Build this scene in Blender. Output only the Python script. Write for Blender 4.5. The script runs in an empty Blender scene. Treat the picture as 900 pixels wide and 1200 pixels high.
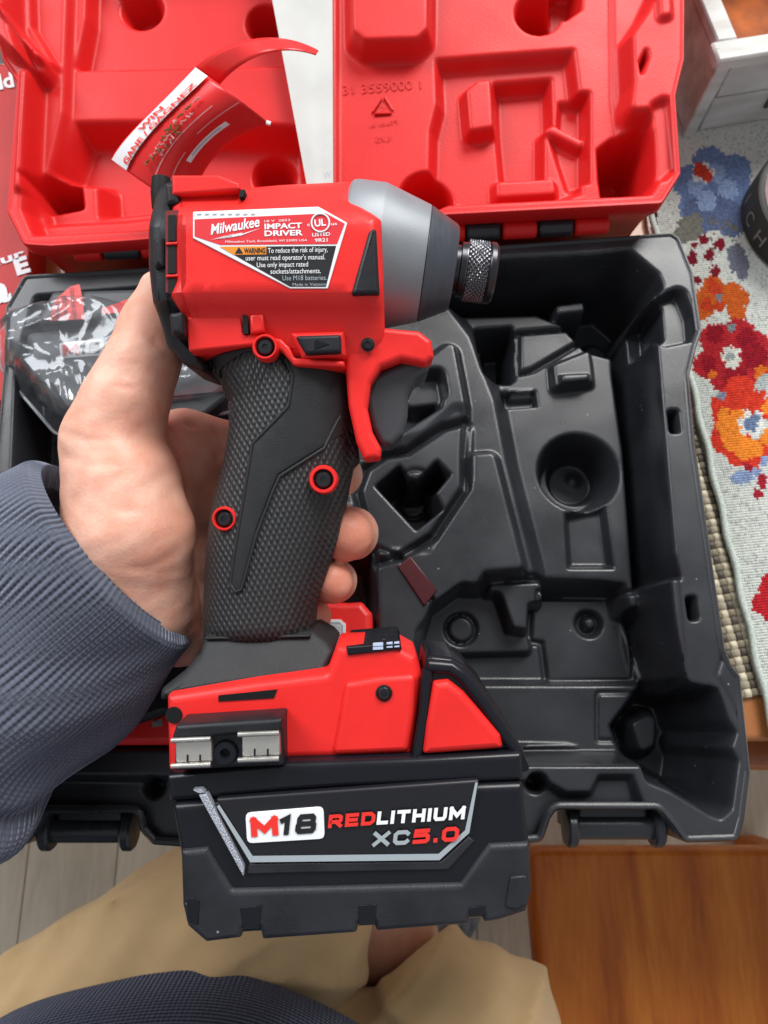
import bpy, bmesh, math, random
import numpy as np
from mathutils import Vector, Matrix

random.seed(7); RNG = np.random.default_rng(7)
S = bpy.context.scene
COL = S.collection
R = math.radians

# ------------------------------------------------------------------ camera
F = 867.0                    # focal length in pixels of a 900 x 1200 picture
TH = R(16.0)                 # tilt from straight down
CAMZ = 0.405                 # metres above the table top (z = 0)
cam = bpy.data.cameras.new('camera')
cam.sensor_fit = 'VERTICAL'; cam.sensor_height = 36.0; cam.lens = 36.0 * F / 1200.0
cam.clip_start = 0.01; cam.clip_end = 50.0
camo = bpy.data.objects.new('camera', cam); COL.objects.link(camo)
camo.location = (0, 0, CAMZ); camo.rotation_euler = (TH, 0, 0)
cam.dof.use_dof = True; cam.dof.focus_distance = 0.235; cam.dof.aperture_fstop = 24.0
S.camera = camo

# ------------------------------------------------------------------ light: daylight from windows beyond the table
W_ = bpy.data.worlds.new('World'); S.world = W_; W_.use_nodes = True
bg = W_.node_tree.nodes['Background']
bg.inputs['Color'].default_value = (0.93, 0.96, 1.0, 1); bg.inputs['Strength'].default_value = 0.36
def area(name, loc, target, sx, sy, power, col):
    l = bpy.data.lights.new(name, 'AREA'); l.shape = 'RECTANGLE'; l.size = sx; l.size_y = sy
    l.energy = power; l.color = col
    o = bpy.data.objects.new(name, l); COL.objects.link(o); o.location = loc
    o.rotation_euler = (Vector(target) - Vector(loc)).to_track_quat('-Z', 'Y').to_euler()
    return o
area('window_light', (1.35, 2.9, 3.0), (0, 0.1, 0.05), 1.8, 1.8, 158, (1.0, 0.985, 0.96))
area('side_window_light', (-2.2, 2.0, 2.8), (0, 0.0, 0.1), 1.8, 1.8, 88, (0.94, 0.97, 1.0))
S.view_settings.view_transform = 'Standard'; S.view_settings.look = 'None'
S.view_settings.exposure = 0.42; S.view_settings.gamma = 1.0; S.view_settings.use_curve_mapping = False

# ------------------------------------------------------------------ picture point -> place
CT, ST = math.cos(TH), math.sin(TH)
def ray(px, py):
    a = (px - 450.0) / F; b = (600.0 - py) / F
    return np.array([a, ST + b * CT, -CT + b * ST])
def W(px, py, z):                       # point on the level z
    d = ray(px, py); t = (z - CAMZ) / d[2]
    return np.array([d[0] * t, d[1] * t, z])
def to_px(P):
    x, y, z = P[..., 0], P[..., 1], P[..., 2] - CAMZ
    dep = y * ST - z * CT; up = y * CT + z * ST
    return 450 + F * x / dep, 600 - F * up / dep

# ------------------------------------------------------------------ materials
MATS = {}
def mat(name, col, rough=0.5, spec=0.5, metal=0.0, var=0.0, vscale=40.0, bump=0.0, bscale=600.0, coat=0.0,
        sss=0.0, rvar=0.0, dust=0.0, col2=None, sheen=0.0, trans=0.0, ior=1.45, stretch=None, detail=4.0):
    if name in MATS: return MATS[name]
    m = bpy.data.materials.new(name); m.use_nodes = True
    nt = m.node_tree; b = nt.nodes['Principled BSDF']
    b.inputs['Base Color'].default_value = (*col, 1); b.inputs['Roughness'].default_value = rough
    b.inputs['Specular IOR Level'].default_value = spec; b.inputs['Metallic'].default_value = metal
    b.inputs['Coat Weight'].default_value = coat; b.inputs['IOR'].default_value = ior
    b.inputs['Transmission Weight'].default_value = trans
    if sheen: b.inputs['Sheen Weight'].default_value = sheen
    if sss:
        b.inputs['Subsurface Weight'].default_value = sss
        b.inputs['Subsurface Radius'].default_value = (0.006, 0.0022, 0.0012); b.inputs['Subsurface Scale'].default_value = 1.0
    tc = nt.nodes.new('ShaderNodeTexCoord'); out = tc.outputs['Object']
    if stretch:
        mp = nt.nodes.new('ShaderNodeMapping'); mp.inputs['Scale'].default_value = stretch
        nt.links.new(out, mp.inputs['Vector']); out = mp.outputs['Vector']
    if var or col2 or rvar:
        n = nt.nodes.new('ShaderNodeTexNoise'); n.inputs['Scale'].default_value = vscale; n.inputs['Detail'].default_value = detail
        nt.links.new(out, n.inputs['Vector'])
        rp = nt.nodes.new('ShaderNodeValToRGB')
        c2 = col2 if col2 else tuple(min(1, c * (1 + var)) for c in col)
        c1 = col if col2 else tuple(c * (1 - var) for c in col)
        rp.color_ramp.elements[0].position = 0.32; rp.color_ramp.elements[1].position = 0.68
        rp.color_ramp.elements[0].color = (*c1, 1); rp.color_ramp.elements[1].color = (*c2, 1)
        nt.links.new(n.outputs['Fac'], rp.inputs['Fac']); nt.links.new(rp.outputs['Color'], b.inputs['Base Color'])
        if rvar:
            mr = nt.nodes.new('ShaderNodeMapRange'); mr.inputs['From Min'].default_value = 0.3; mr.inputs['From Max'].default_value = 0.7
            mr.inputs['To Min'].default_value = rough - rvar; mr.inputs['To Max'].default_value = rough + rvar
            nt.links.new(n.outputs['Fac'], mr.inputs['Value']); nt.links.new(mr.outputs['Result'], b.inputs['Roughness'])
    if dust:                       # sparse lint and scuff specks
        vo = nt.nodes.new('ShaderNodeTexVoronoi'); vo.inputs['Scale'].default_value = 230; nt.links.new(out, vo.inputs['Vector'])
        lt = nt.nodes.new('ShaderNodeMath'); lt.operation = 'LESS_THAN'; lt.inputs[1].default_value = 0.085; nt.links.new(vo.outputs['Distance'], lt.inputs[0])
        sp = nt.nodes.new('ShaderNodeSeparateColor'); nt.links.new(vo.outputs['Color'], sp.inputs['Color'])
        gt = nt.nodes.new('ShaderNodeMath'); gt.operation = 'GREATER_THAN'; gt.inputs[1].default_value = 1 - dust; nt.links.new(sp.outputs[0], gt.inputs[0])
        mu = nt.nodes.new('ShaderNodeMath'); mu.operation = 'MULTIPLY'; nt.links.new(lt.outputs[0], mu.inputs[0]); nt.links.new(gt.outputs[0], mu.inputs[1])
        mu2 = nt.nodes.new('ShaderNodeMath'); mu2.operation = 'MULTIPLY'; mu2.inputs[1].default_value = 0.7; nt.links.new(mu.outputs[0], mu2.inputs[0])
        mxc = nt.nodes.new('ShaderNodeMix'); mxc.data_type = 'RGBA'; nt.links.new(mu2.outputs[0], mxc.inputs[0])
        src = b.inputs['Base Color'].links[0].from_socket if b.inputs['Base Color'].is_linked else None
        if src: nt.links.new(src, mxc.inputs[6])
        else: mxc.inputs[6].default_value = (*col, 1)
        mxc.inputs[7].default_value = (0.30, 0.31, 0.33, 1); nt.links.new(mxc.outputs[2], b.inputs['Base Color'])
    if bump:
        n2 = nt.nodes.new('ShaderNodeTexNoise'); n2.inputs['Scale'].default_value = bscale; n2.inputs['Detail'].default_value = 3
        nt.links.new(out, n2.inputs['Vector'])
        bp = nt.nodes.new('ShaderNodeBump'); bp.inputs['Strength'].default_value = bump; bp.inputs['Distance'].default_value = 0.0006
        nt.links.new(n2.outputs['Fac'], bp.inputs['Height']); nt.links.new(bp.outputs['Normal'], b.inputs['Normal'])
    MATS[name] = m
    return m

M_red = mat('red_plastic', (0.76, 0.022, 0.019), 0.38, 0.38, var=0.06, vscale=60, bump=0.12, bscale=2400, rvar=0.05)
M_redlid = mat('red_lid_plastic', (0.60, 0.0125, 0.0125), 0.42, 0.32, var=0.06, vscale=25, bump=0.12, bscale=900, rvar=0.06)
M_black = mat('black_case_plastic', (0.0205, 0.022, 0.026), 0.31, 0.48, var=0.25, vscale=30, dust=0.05, bump=0.12, bscale=1500, rvar=0.07)
M_blk = mat('black_tool_plastic', (0.012, 0.0125, 0.0155), 0.40, 0.4, var=0.15, vscale=120, bump=0.14, bscale=2200, rvar=0.06)
M_gloss = mat('smooth_black_plastic', (0.0070, 0.0075, 0.0110), 0.27, 0.34, dust=0.07, rvar=0.06, vscale=70)
M_rub = mat('charcoal_rubber', (0.018, 0.0185, 0.020), 0.52, 0.36, var=0.12, vscale=90, bump=0.25, bscale=2600)
M_bump = mat('battery_rubber', (0.0175, 0.0185, 0.0225), 0.42, 0.38, dust=0.10, var=0.25, vscale=70, bump=0.2, bscale=1800, rvar=0.08)
M_hole = mat('deep_black_plastic', (0.006, 0.006, 0.007), 0.6, 0.3)
M_white = mat('white_print', (0.80, 0.81, 0.83), 0.5)
M_redprint = mat('red_print', (0.78, 0.030, 0.022), 0.45)
M_redlabel = mat('red_label_print', (0.70, 0.035, 0.045), 0.35)
M_blackprint = mat('black_print', (0.012, 0.012, 0.014), 0.4)
M_greyprint = mat('grey_print', (0.33, 0.37, 0.40), 0.4)
M_orange = mat('orange_print', (0.80, 0.26, 0.02), 0.4)
M_silver = mat('silver_cast_metal', (0.245, 0.26, 0.28), 0.48, 0.5, 0.4, var=0.04, vscale=80, bump=0.08, bscale=2500, rvar=0.05)
M_gun = mat('dark_brushed_metal', (0.10, 0.106, 0.125), 0.36, 0.5, 0.6, var=0.08, vscale=120, stretch=(6, 1, 1), rvar=0.04)
M_dsteel = mat('black_oxide_steel', (0.05, 0.05, 0.055), 0.3, 0.5, 0.9)
M_knurl = mat('knurled_steel', (0.13, 0.13, 0.14), 0.32, 0.5, 0.95)
M_steel = mat('bare_clip_steel', (0.56, 0.54, 0.50), 0.26, 0.5, 0.85, var=0.06, vscale=200, rvar=0.06)

# ------------------------------------------------------------------ objects
def tag(o, label=None, cat=None, group=None, kind=None):
    if label: o['label'] = label
    if cat: o['category'] = cat
    if group: o['group'] = group
    if kind: o['kind'] = kind
    return o
def empty(name, loc=(0, 0, 0), label=None, cat=None, group=None):
    o = bpy.data.objects.new(name, None); COL.objects.link(o); o.location = loc; o.empty_display_size = 0.02
    return tag(o, label, cat, group)
def link_mesh(name, me, m, parent=None, smooth=38):
    if m is not None and len(me.materials) == 0:
        for k in (m if isinstance(m, (list, tuple)) else [m]): me.materials.append(k)
    if smooth:
        me.polygons.foreach_set('use_smooth', [True] * len(me.polygons))
        try: me.set_sharp_from_angle(angle=R(smooth))
        except Exception: pass
    o = bpy.data.objects.new(name, me); COL.objects.link(o)
    if parent is not None: o.parent = parent
    return o
def obj(name, v, f, m, parent=None, smooth=38):
    me = bpy.data.meshes.new(name); me.from_pydata([tuple(map(float, p)) for p in v], [], f); me.update()
    bm = bmesh.new(); bm.from_mesh(me); bmesh.ops.recalc_face_normals(bm, faces=bm.faces); bm.to_mesh(me); bm.free()
    return link_mesh(name, me, m, parent, smooth)
def grid_mesh(name, P, m, parent=None, smooth=60, mask=None, attr=None, closed=False, fan=False):
    """P: (nj, ni, 3) array of points"""
    nj, ni = P.shape[:2]
    idx = np.arange(nj * ni).reshape(nj, ni)
    if closed: idx = np.concatenate([idx, idx[:, :1]], 1)
    q = np.stack([idx[:-1, :-1], idx[:-1, 1:], idx[1:, 1:], idx[1:, :-1]], -1).reshape(-1, 4)
    if mask is not None: q = q[mask.reshape(-1)]
    V = P.reshape(-1, 3)
    used = np.zeros(len(V), bool); used[q.reshape(-1)] = True
    rem = np.cumsum(used) - 1; V2 = V[used]; q = rem[q]
    me = bpy.data.meshes.new(name)
    me.vertices.add(len(V2)); me.vertices.foreach_set('co', V2.astype(np.float32).reshape(-1))
    me.loops.add(q.size); me.loops.foreach_set('vertex_index', q.astype(np.int32).reshape(-1))
    me.polygons.add(len(q)); me.polygons.foreach_set('loop_start', np.arange(0, q.size, 4, dtype=np.int32))
    me.polygons.foreach_set('loop_total', np.full(len(q), 4, np.int32)); me.update(calc_edges=True)
    return link_mesh(name, me, m, parent, smooth)
def box(name, lo, hi, m, parent=None, bevel=0.0, seg=2, loc=None, rotz=0):
    bm = bmesh.new(); bmesh.ops.create_cube(bm, size=1.0)
    for v in bm.verts:
        v.co = Vector([lo[i] + (v.co[i] + 0.5) * (hi[i] - lo[i]) for i in range(3)])
    if bevel: bmesh.ops.bevel(bm, geom=bm.edges[:], offset=bevel, segments=seg, profile=0.5, affect='EDGES')
    me = bpy.data.meshes.new(name); bm.to_mesh(me); bm.free()
    o = link_mesh(name, me, m, parent, 40)
    if loc is not None: o.location = loc
    o.rotation_euler.z = rotz
    return o
def fillet(pts, r, n=3, d=0.0):
    """round the corners of a closed 2-D polygon; d is the inset it has had (counter-clockwise), so arcs stay concentric"""
    P = [np.array(p, float)[:2] for p in pts]; out = []; N = len(P)
    for i in range(N):
        a, b, c = P[i - 1], P[i], P[(i + 1) % N]
        u, w = a - b, c - b; lu, lw = np.linalg.norm(u), np.linalg.norm(w)
        u, w = u / max(lu, 1e-9), w / max(lw, 1e-9)
        ang = math.acos(max(-1, min(1, float(u @ w))))
        cross = -(u[0] * w[1] - u[1] * w[0])            # > 0 at a convex corner of a counter-clockwise outline
        ri = max(r - d, 0.00003) if cross > 0 else r + d
        t = min(ri / max(math.tan(ang / 2), 1e-3), lu * 0.45, lw * 0.45)
        p0, p1 = b + u * t, b + w * t
        for k in range(n + 1):
            s = k / n; out.append((1 - s) ** 2 * p0 + 2 * s * (1 - s) * b + s * s * p1)
    return out
def area2(P):
    P = np.array(P); x, y = P[:, 0], P[:, 1]
    return 0.5 * float(np.sum(x * np.roll(y, -1) - np.roll(x, -1) * y))
def inset(P, d):
    """mitred inward offset of a closed polygon (counter-clockwise)"""
    P = np.array(P, float); N = len(P); out = np.zeros_like(P)
    e = np.roll(P, -1, 0) - P; L = np.linalg.norm(e, axis=1, keepdims=True); L[L < 1e-12] = 1e-12
    e /= L; nrm = np.stack([-e[:, 1], e[:, 0]], 1)
    n0 = np.roll(nrm, 1, 0); m = n0 + nrm; q = np.sum(m * m, 1, keepdims=True); q[q < 0.35] = 0.35
    return P + m * (2 * d / q)
_inset = inset
def prism(name, P, z0, z1, m, parent=None, r=0.002, rb=0.0, seg=3, zf=None, cut=0.004, flat=False, smooth=38, corner=0.0):
    """outline P (2-D, metres) pulled from z0 to z1; front edge rounded by r, back by rb; zf(x, y, z) -> z reshapes it"""
    P = [np.array(p, float)[:2] for p in P]
    if area2(P) < 0: P = P[::-1]
    P0 = np.array(P)
    def inset(_, d):
        q = _inset(P0, d); return np.array(fillet(q, corner, 3, d)) if corner > 0 else q
    P = inset(None, 0.0)
    loops = []
    if rb > 0:
        for k in range(seg + 1):
            a = k / seg * math.pi / 2; loops.append((inset(P, rb * (1 - math.sin(a))), z0 + rb * (1 - math.cos(a))))
    else: loops.append((P, z0))
    if r > 0:
        for k in range(seg + 1):
            a = k / seg * math.pi / 2; loops.append((inset(P, r * (1 - math.cos(a))), z1 - r * (1 - math.sin(a))))
    else: loops.append((P, z1))
    bm = bmesh.new(); VL = []
    for Q, z in loops: VL.append([bm.verts.new((q[0], q[1], z)) for q in Q])
    N = len(P)
    for a, b in zip(VL[:-1], VL[1:]):
        for i in range(N):
            j = (i + 1) % N; bm.faces.new((a[i], a[j], b[j], b[i]))
    cap = bm.faces.new(VL[-1]); back = bm.faces.new(VL[0][::-1])
    if zf is not None:
        lo, hi = P.min(0), P.max(0)
        bmesh.ops.triangulate(bm, faces=[cap, back])
        for ax in (0, 1):
            n = int((hi[ax] - lo[ax]) / cut)
            for k in range(1, n + 1):
                co = [0, 0, 0]; no = [0, 0, 0]; co[ax] = lo[ax] + k * (hi[ax] - lo[ax]) / (n + 1) + 1e-5; no[ax] = 1
                bmesh.ops.bisect_plane(bm, geom=bm.verts[:] + bm.edges[:] + bm.faces[:], plane_co=co, plane_no=no)
        for v in bm.verts: v.co.z = zf(v.co.x, v.co.y, v.co.z)
    bmesh.ops.recalc_face_normals(bm, faces=bm.faces)
    nb = len(bm.faces); flats = [] if zf is not None else [cap.index, back.index]
    bm.faces.index_update(); flats = [] if zf is not None else [cap.index, back.index]
    me = bpy.data.meshes.new(name); bm.to_mesh(me); bm.free()
    o = link_mesh(name, me, m, parent, 0 if flat else smooth)
    for k in flats: me.polygons[k].use_smooth = False
    return o
def lathe(name, prof, m, parent=None, n=48, M=None, smooth=35, cap=True):
    """prof: (radius, height) along local z; M places it"""
    P = np.zeros((len(prof), n, 3)); a = np.linspace(0, 2 * math.pi, n, endpoint=False)
    for k, (r, h) in enumerate(prof): P[k, :, 0] = r * np.cos(a); P[k, :, 1] = r * np.sin(a); P[k, :, 2] = h
    V = P.reshape(-1, 3); fs = []
    for k in range(len(prof) - 1):
        for i in range(n):
            j = (i + 1) % n; fs.append((k * n + i, k * n + j, (k + 1) * n + j, (k + 1) * n + i))
    if cap: fs.append(tuple(range(n - 1, -1, -1))); fs.append(tuple((len(prof) - 1) * n + i for i in range(n)))
    if M is not None: V = np.array([tuple(M @ Vector(p)) for p in V])
    return obj(name, V, fs, m, parent, smooth)
def tube(name, pts, rad, m, parent=None, n=8, smooth=60):
    pts = [Vector(p) for p in pts]; V = []; fs = []
    up = Vector((0.123, 0.345, 0.93))
    for i, p in enumerate(pts):
        t = (pts[min(i + 1, len(pts) - 1)] - pts[max(i - 1, 0)]).normalized()
        a = t.cross(up).normalized(); b = t.cross(a)
        r = rad[i] if isinstance(rad, (list, tuple)) else rad
        for k in range(n):
            an = 2 * math.pi * k / n; V.append(p + a * math.cos(an) * r + b * math.sin(an) * r)
    for i in range(len(pts) - 1):
        for k in range(n):
            l = (k + 1) % n; fs.append((i * n + k, i * n + l, (i + 1) * n + l, (i + 1) * n + k))
    fs.append(tuple(range(n))); fs.append(tuple((len(pts) - 1) * n + k for k in range(n)))
    return obj(name, V, fs, m, parent, smooth)

_TC = {}
def text2d(body, bold=0.0, shear=0.0, space=1.0):
    key = (body, bold, shear, space)
    if key not in _TC:
        cu = bpy.data.curves.new('t', 'FONT'); cu.body = body; cu.size = 1.0; cu.offset = bold; cu.shear = shear
        cu.space_character = space; cu.resolution_u = 3
        ob = bpy.data.objects.new('t', cu); COL.objects.link(ob)
        dg = bpy.context.evaluated_depsgraph_get()
        me = bpy.data.meshes.new_from_object(ob.evaluated_get(dg))
        V = np.array([v.co[:2] for v in me.vertices]); fs = [tuple(p.vertices) for p in me.polygons]
        bpy.data.meshes.remove(me); bpy.data.objects.remove(ob); bpy.data.curves.remove(cu)
        _TC[key] = (V, fs)
    return _TC[key]
def lettering(name, body, p0, p1, h, fn, m, parent, bold=0.0, shear=0.0, space=1.0, mirror=False, cap=0.70):
    """words from p0 to p1 (along the baseline), capitals h high, in the coordinates fn() maps to 3-D; picture y points down"""
    V, fs = text2d(body, bold, shear, space)
    V = V.copy(); V[:, 0] -= V[:, 0].min(); V[:, 0] /= max(V[:, 0].max(), 1e-6); V[:, 1] /= cap
    if mirror: V[:, 0] = 1 - V[:, 0]
    p0 = np.array(p0, float); p1 = np.array(p1, float); d = p1 - p0; L = np.linalg.norm(d)
    up = np.array([d[1], -d[0]]) / L * h
    Q = p0 + V[:, :1] * d + V[:, 1:] * up
    return obj(name, [fn(q[0], q[1]) for q in Q], fs, m, parent, 0)

# signed distance to a polygon on a point cloud, positive inside
def sdpoly(X, Y, P):
    P = np.asarray(P, float); d2 = np.full(X.shape, 1e9); ins = np.zeros(X.shape, bool)
    for i in range(len(P)):
        ax, ay = P[i - 1]; bx, by = P[i]
        ex, ey = bx - ax, by - ay; L = ex * ex + ey * ey + 1e-18
        t = np.clip(((X - ax) * ex + (Y - ay) * ey) / L, 0, 1)
        d2 = np.minimum(d2, (X - ax - t * ex) ** 2 + (Y - ay - t * ey) ** 2)
        if abs(by - ay) > 1e-12:
            c = ((ay > Y) != (by > Y)) & (X < (bx - ax) * (Y - ay) / (by - ay) + ax); ins ^= c
    d = np.sqrt(d2)
    return np.where(ins, d, -d)
def sstep(t):
    t = np.clip(t, 0, 1); return t * t * (3 - 2 * t)
def ccw(P):
    P = [tuple(p[:2]) for p in P]
    return P if area2(P) > 0 else P[::-1]
def blur(H, n=1):
    for _ in range(n):
        Q = np.pad(H, 1, mode='edge')
        H = (Q[:-2, 1:-1] + Q[2:, 1:-1] + Q[1:-1, :-2] + Q[1:-1, 2:] + 4 * Q[1:-1, 1:-1]) / 8
    return H
def relief(X, Y, H, regs):
    """moulded pockets and pads: (kind, outline, level, wall width, corner) laid one after another into the height field H"""
    for kind, P, lev, w, rc in regs:
        P = np.array(ccw(P)); lo = P.min(0) - abs(w) - 0.004; hi = P.max(0) + abs(w) + 0.004
        j = np.where((Y[:, 0] >= lo[1]) & (Y[:, 0] <= hi[1]))[0]; i = np.where((X[0] >= lo[0]) & (X[0] <= hi[0]))[0]
        if len(j) == 0 or len(i) == 0: continue
        sl = (slice(j[0], j[-1] + 1), slice(i[0], i[-1] + 1))
        Q = inset(P, rc) if rc > 0 else P
        sd = sdpoly(X[sl], Y[sl], Q) + rc
        if kind in ('set', 'add'): t = sstep(sd / w)                # wall falls inside the line
        elif kind in ('up', 'addup'): t = sstep((sd + w) / w)       # wall rises outside the line
        elif kind == 'groove': t = sstep(1 - np.abs(sd) / w)
        if kind in ('set', 'up'): H[sl] = H[sl] * (1 - t) + lev * t
        else: H[sl] = H[sl] + lev * t
    return H
def circ(c, r, n=28):
    return [(c[0] + r * math.cos(2 * math.pi * k / n), c[1] + r * math.sin(2 * math.pi * k / n)) for k in range(n)]

# ------------------------------------------------------------------ wood
def wood(name, c1, c2, c3, axis='X', scale=14.0, rough=0.35, coat=0.2, bump=0.15):
    m = bpy.data.materials.new(name); m.use_nodes = True; nt = m.node_tree; b = nt.nodes['Principled BSDF']
    tc = nt.nodes.new('ShaderNodeTexCoord'); mp = nt.nodes.new('ShaderNodeMapping')
    mp.inputs['Scale'].default_value = (0.12, 1, 1) if axis == 'X' else (1, 0.12, 1)
    nt.links.new(tc.outputs['Object'], mp.inputs['Vector'])
    n = nt.nodes.new('ShaderNodeTexNoise'); n.inputs['Scale'].default_value = scale; n.inputs['Detail'].default_value = 7; n.inputs['Distortion'].default_value = 1.2
    n2 = nt.nodes.new('ShaderNodeTexNoise'); n2.inputs['Scale'].default_value = scale * 14; n2.inputs['Detail'].default_value = 4
    for k in (n, n2): nt.links.new(mp.outputs['Vector'], k.inputs['Vector'])
    mx = nt.nodes.new('ShaderNodeMath'); mx.operation = 'MULTIPLY_ADD'; mx.inputs[1].default_value = 0.35
    nt.links.new(n2.outputs['Fac'], mx.inputs[0]); nt.links.new(n.outputs['Fac'], mx.inputs[2])
    rp = nt.nodes.new('ShaderNodeValToRGB'); e = rp.color_ramp.elements
    e[0].position = 0.46; e[0].color = (*c1, 1); e[1].position = 0.86; e[1].color = (*c3, 1)
    k = e.new(0.66); k.color = (*c2, 1)
    nt.links.new(mx.outputs[0], rp.inputs['Fac']); nt.links.new(rp.outputs['Color'], b.inputs['Base Color'])
    bp = nt.nodes.new('ShaderNodeBump'); bp.inputs['Strength'].default_value = bump; bp.inputs['Distance'].default_value = 0.0008
    nt.links.new(mx.outputs[0], bp.inputs['Height']); nt.links.new(bp.outputs['Normal'], b.inputs['Normal'])
    b.inputs['Roughness'].default_value = rough; b.inputs['Coat Weight'].default_value = coat; b.inputs['Specular IOR Level'].default_value = 0.3
    return m
M_bench = wood('orange_brown_wood', (0.30, 0.066, 0.006), (0.46, 0.125, 0.012), (0.56, 0.185, 0.022), 'Y', 20, 0.45, 0.0)
M_table = wood('table_wood', (0.26, 0.070, 0.020), (0.36, 0.115, 0.034), (0.42, 0.16, 0.055), 'Y', 10, 0.36, 0.3)
M_floor = [wood('pale_floor_wood_%s' % n, a, b_, c, 'Y', 9 + 2 * i, 0.5, 0.0) for i, (n, a, b_, c) in enumerate((
    ('grey', (0.46, 0.40, 0.30), (0.58, 0.515, 0.40), (0.66, 0.595, 0.475)),
    ('sand', (0.49, 0.43, 0.325), (0.60, 0.535, 0.42), (0.68, 0.615, 0.495)),
    ('ash', (0.43, 0.375, 0.285), (0.55, 0.49, 0.385), (0.64, 0.575, 0.46))))]
M_paint = mat('chipped_white_paint', (0.46, 0.45, 0.41), 0.6, 0.3, dust=0.3, col2=(0.74, 0.75, 0.74), vscale=60, bump=0.5, bscale=160, stretch=(0.25, 1, 1))
M_worn = mat('worn_grey_wood', (0.12, 0.105, 0.09), 0.7, 0.3, var=0.4, vscale=90)

# ------------------------------------------------------------------ floor
ZF = -0.75
floor = box('floor', (-3, -2.5, ZF - 0.03), (3, 3, ZF - 0.006), mat('floor_joint', (0.22, 0.19, 0.15), 0.7, var=0.2, vscale=8)); tag(floor, kind='structure')
for i in range(18):
    x0 = -1.15 + i * 0.128
    for (y0, y1) in ((-1.6 + 0.37 * (i % 3), -0.35 + 0.37 * (i % 3)), (-0.35 + 0.37 * (i % 3), 1.1)):
        p = box('plank', (0, 0, 0), (0.1270, y1 - y0 - 0.002, 0.006), M_floor[(i * 5 + int(y0 * 10)) % 3], floor, 0.0012, 1)
        p.location = (x0, y0, ZF - 0.006)

# ------------------------------------------------------------------ table
yE = W(885, 869, 0)[1]
table = empty('dining_table', (0, 0, ZF), 'orange-brown wooden dining table carrying the open tool case', 'table')
def onto(o, par):                       # keep a child where it is in the world
    o.location = o.location - par.location; return o
onto(box('table_top', (-0.95, yE, -0.028), (0.75, 0.95, 0.0), M_table, table, 0.004, 3), table)
onto(box('edge_moulding', (-0.94, yE - 0.016, -0.052), (0.74, yE + 0.02, -0.0285), M_table, table, 0.006, 3), table)
onto(box('apron', (-0.86, yE + 0.05, -0.14), (0.66, yE + 0.075, -0.029), M_table, table, 0.002, 1), table)
for (x, y) in ((-0.86, yE + 0.06), (0.60, yE + 0.06), (-0.86, 0.86), (0.60, 0.86)):
    onto(box('leg', (x, y, ZF), (x + 0.06, y + 0.06, -0.0295), M_table, table, 0.004, 2), table)

# ------------------------------------------------------------------ bench beside the thigh
zB = -0.29
b0 = W(617, 995, zB); b1 = W(632, 1200, zB)
bench = empty('wooden_bench', (b0[0] + 0.22, b0[1] - 0.19, ZF), 'glossy orange-brown wooden seat in the lower right corner', 'bench')
ang = math.atan2(-(b1[0] - b0[0]), (b0[1] - b1[1]))
st = prism('seat', [(b0[0], b0[1]), (b0[0] + 0.46, b0[1] + 0.0), (b0[0] + 0.46, b0[1] - 0.40), (b0[0] + 0.018, b0[1] - 0.40)], zB - 0.028, zB, M_bench, bench, 0.006, 0.004, corner=0.012); onto(st, bench)
for (x, y) in ((0.04, -0.05), (0.38, -0.05), (0.05, -0.36), (0.38, -0.36)):
    onto(box('leg', (b0[0] + x, b0[1] + y - 0.035, ZF), (b0[0] + x + 0.035, b0[1] + y, zB - 0.0285), M_bench, bench, 0.003, 1), bench)
onto(box('apron', (b0[0] + 0.03, b0[1] - 0.05, zB - 0.085), (b0[0] + 0.43, b0[1] - 0.03, zB - 0.0287), M_bench, bench, 0.002, 1), bench)

# ------------------------------------------------------------------ woven placemat: one strand at a time
placemat = empty('woven_placemat', tuple(W(830, 700, 0.0)), 'beige and taupe basket-weave placemat showing between case and runner', 'placemat')
e0 = W(785, 520, 0.001); e1 = W(872, 818, 0.001)
ey = (e0 - e1) / np.linalg.norm(e0 - e1); ex = np.array([ey[1], -ey[0], 0])
pit = 0.00425; LN, WN = 60, 18
tans = [mat('strand_cream', (0.56, 0.49, 0.36), 0.5, var=0.12, vscale=300), mat('strand_khaki', (0.22, 0.185, 0.125), 0.55, var=0.15, vscale=300),
        mat('strand_taupe', (0.075, 0.060, 0.045), 0.6, var=0.2, vscale=300), mat('strand_sand', (0.34, 0.29, 0.21), 0.55, var=0.12, vscale=300)]
def strand_mesh(n, phase, m):
    k = np.arange(n * 6 + 1); s = k / 6.0 * pit
    z = 0.0011 + 0.00085 * np.cos(math.pi * (k / 6.0 - 0.5) + phase * math.pi)
    prof = [(-0.5, -0.25), (-0.42, 0.12), (-0.2, 0.3), (0.2, 0.3), (0.42, 0.12), (0.5, -0.25)]
    P = np.zeros((len(k), len(prof), 3))
    for j, (a, h) in enumerate(prof): P[:, j, 0] = s; P[:, j, 1] = a * pit * 0.9; P[:, j, 2] = z + h * 0.0012
    o = grid_mesh('strand', P, m, placemat, 70); return o
cache = {}
def strand(n, phase, m, org, dirx):
    key = (n, phase, m.name)
    if key in cache: o = cache[key].copy(); COL.objects.link(o)
    else: o = cache[key] = strand_mesh(n, phase, m)
    o.matrix_local = Matrix.Translation(Vector(org) - placemat.location) @ Matrix.Rotation(math.atan2(dirx[1], dirx[0]), 4, 'Z')
org = e1 - ex * pit * (WN - 6)
for i in range(WN): strand(LN, i % 2, (tans[0], tans[2])[i % 2], org + ex * pit * (i + 0.5), ey)
for j in range(LN): strand(WN, (j + 1) % 2, (tans[1], tans[3])[j % 2], org + ey * pit * (j + 0.5), ex)

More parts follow.
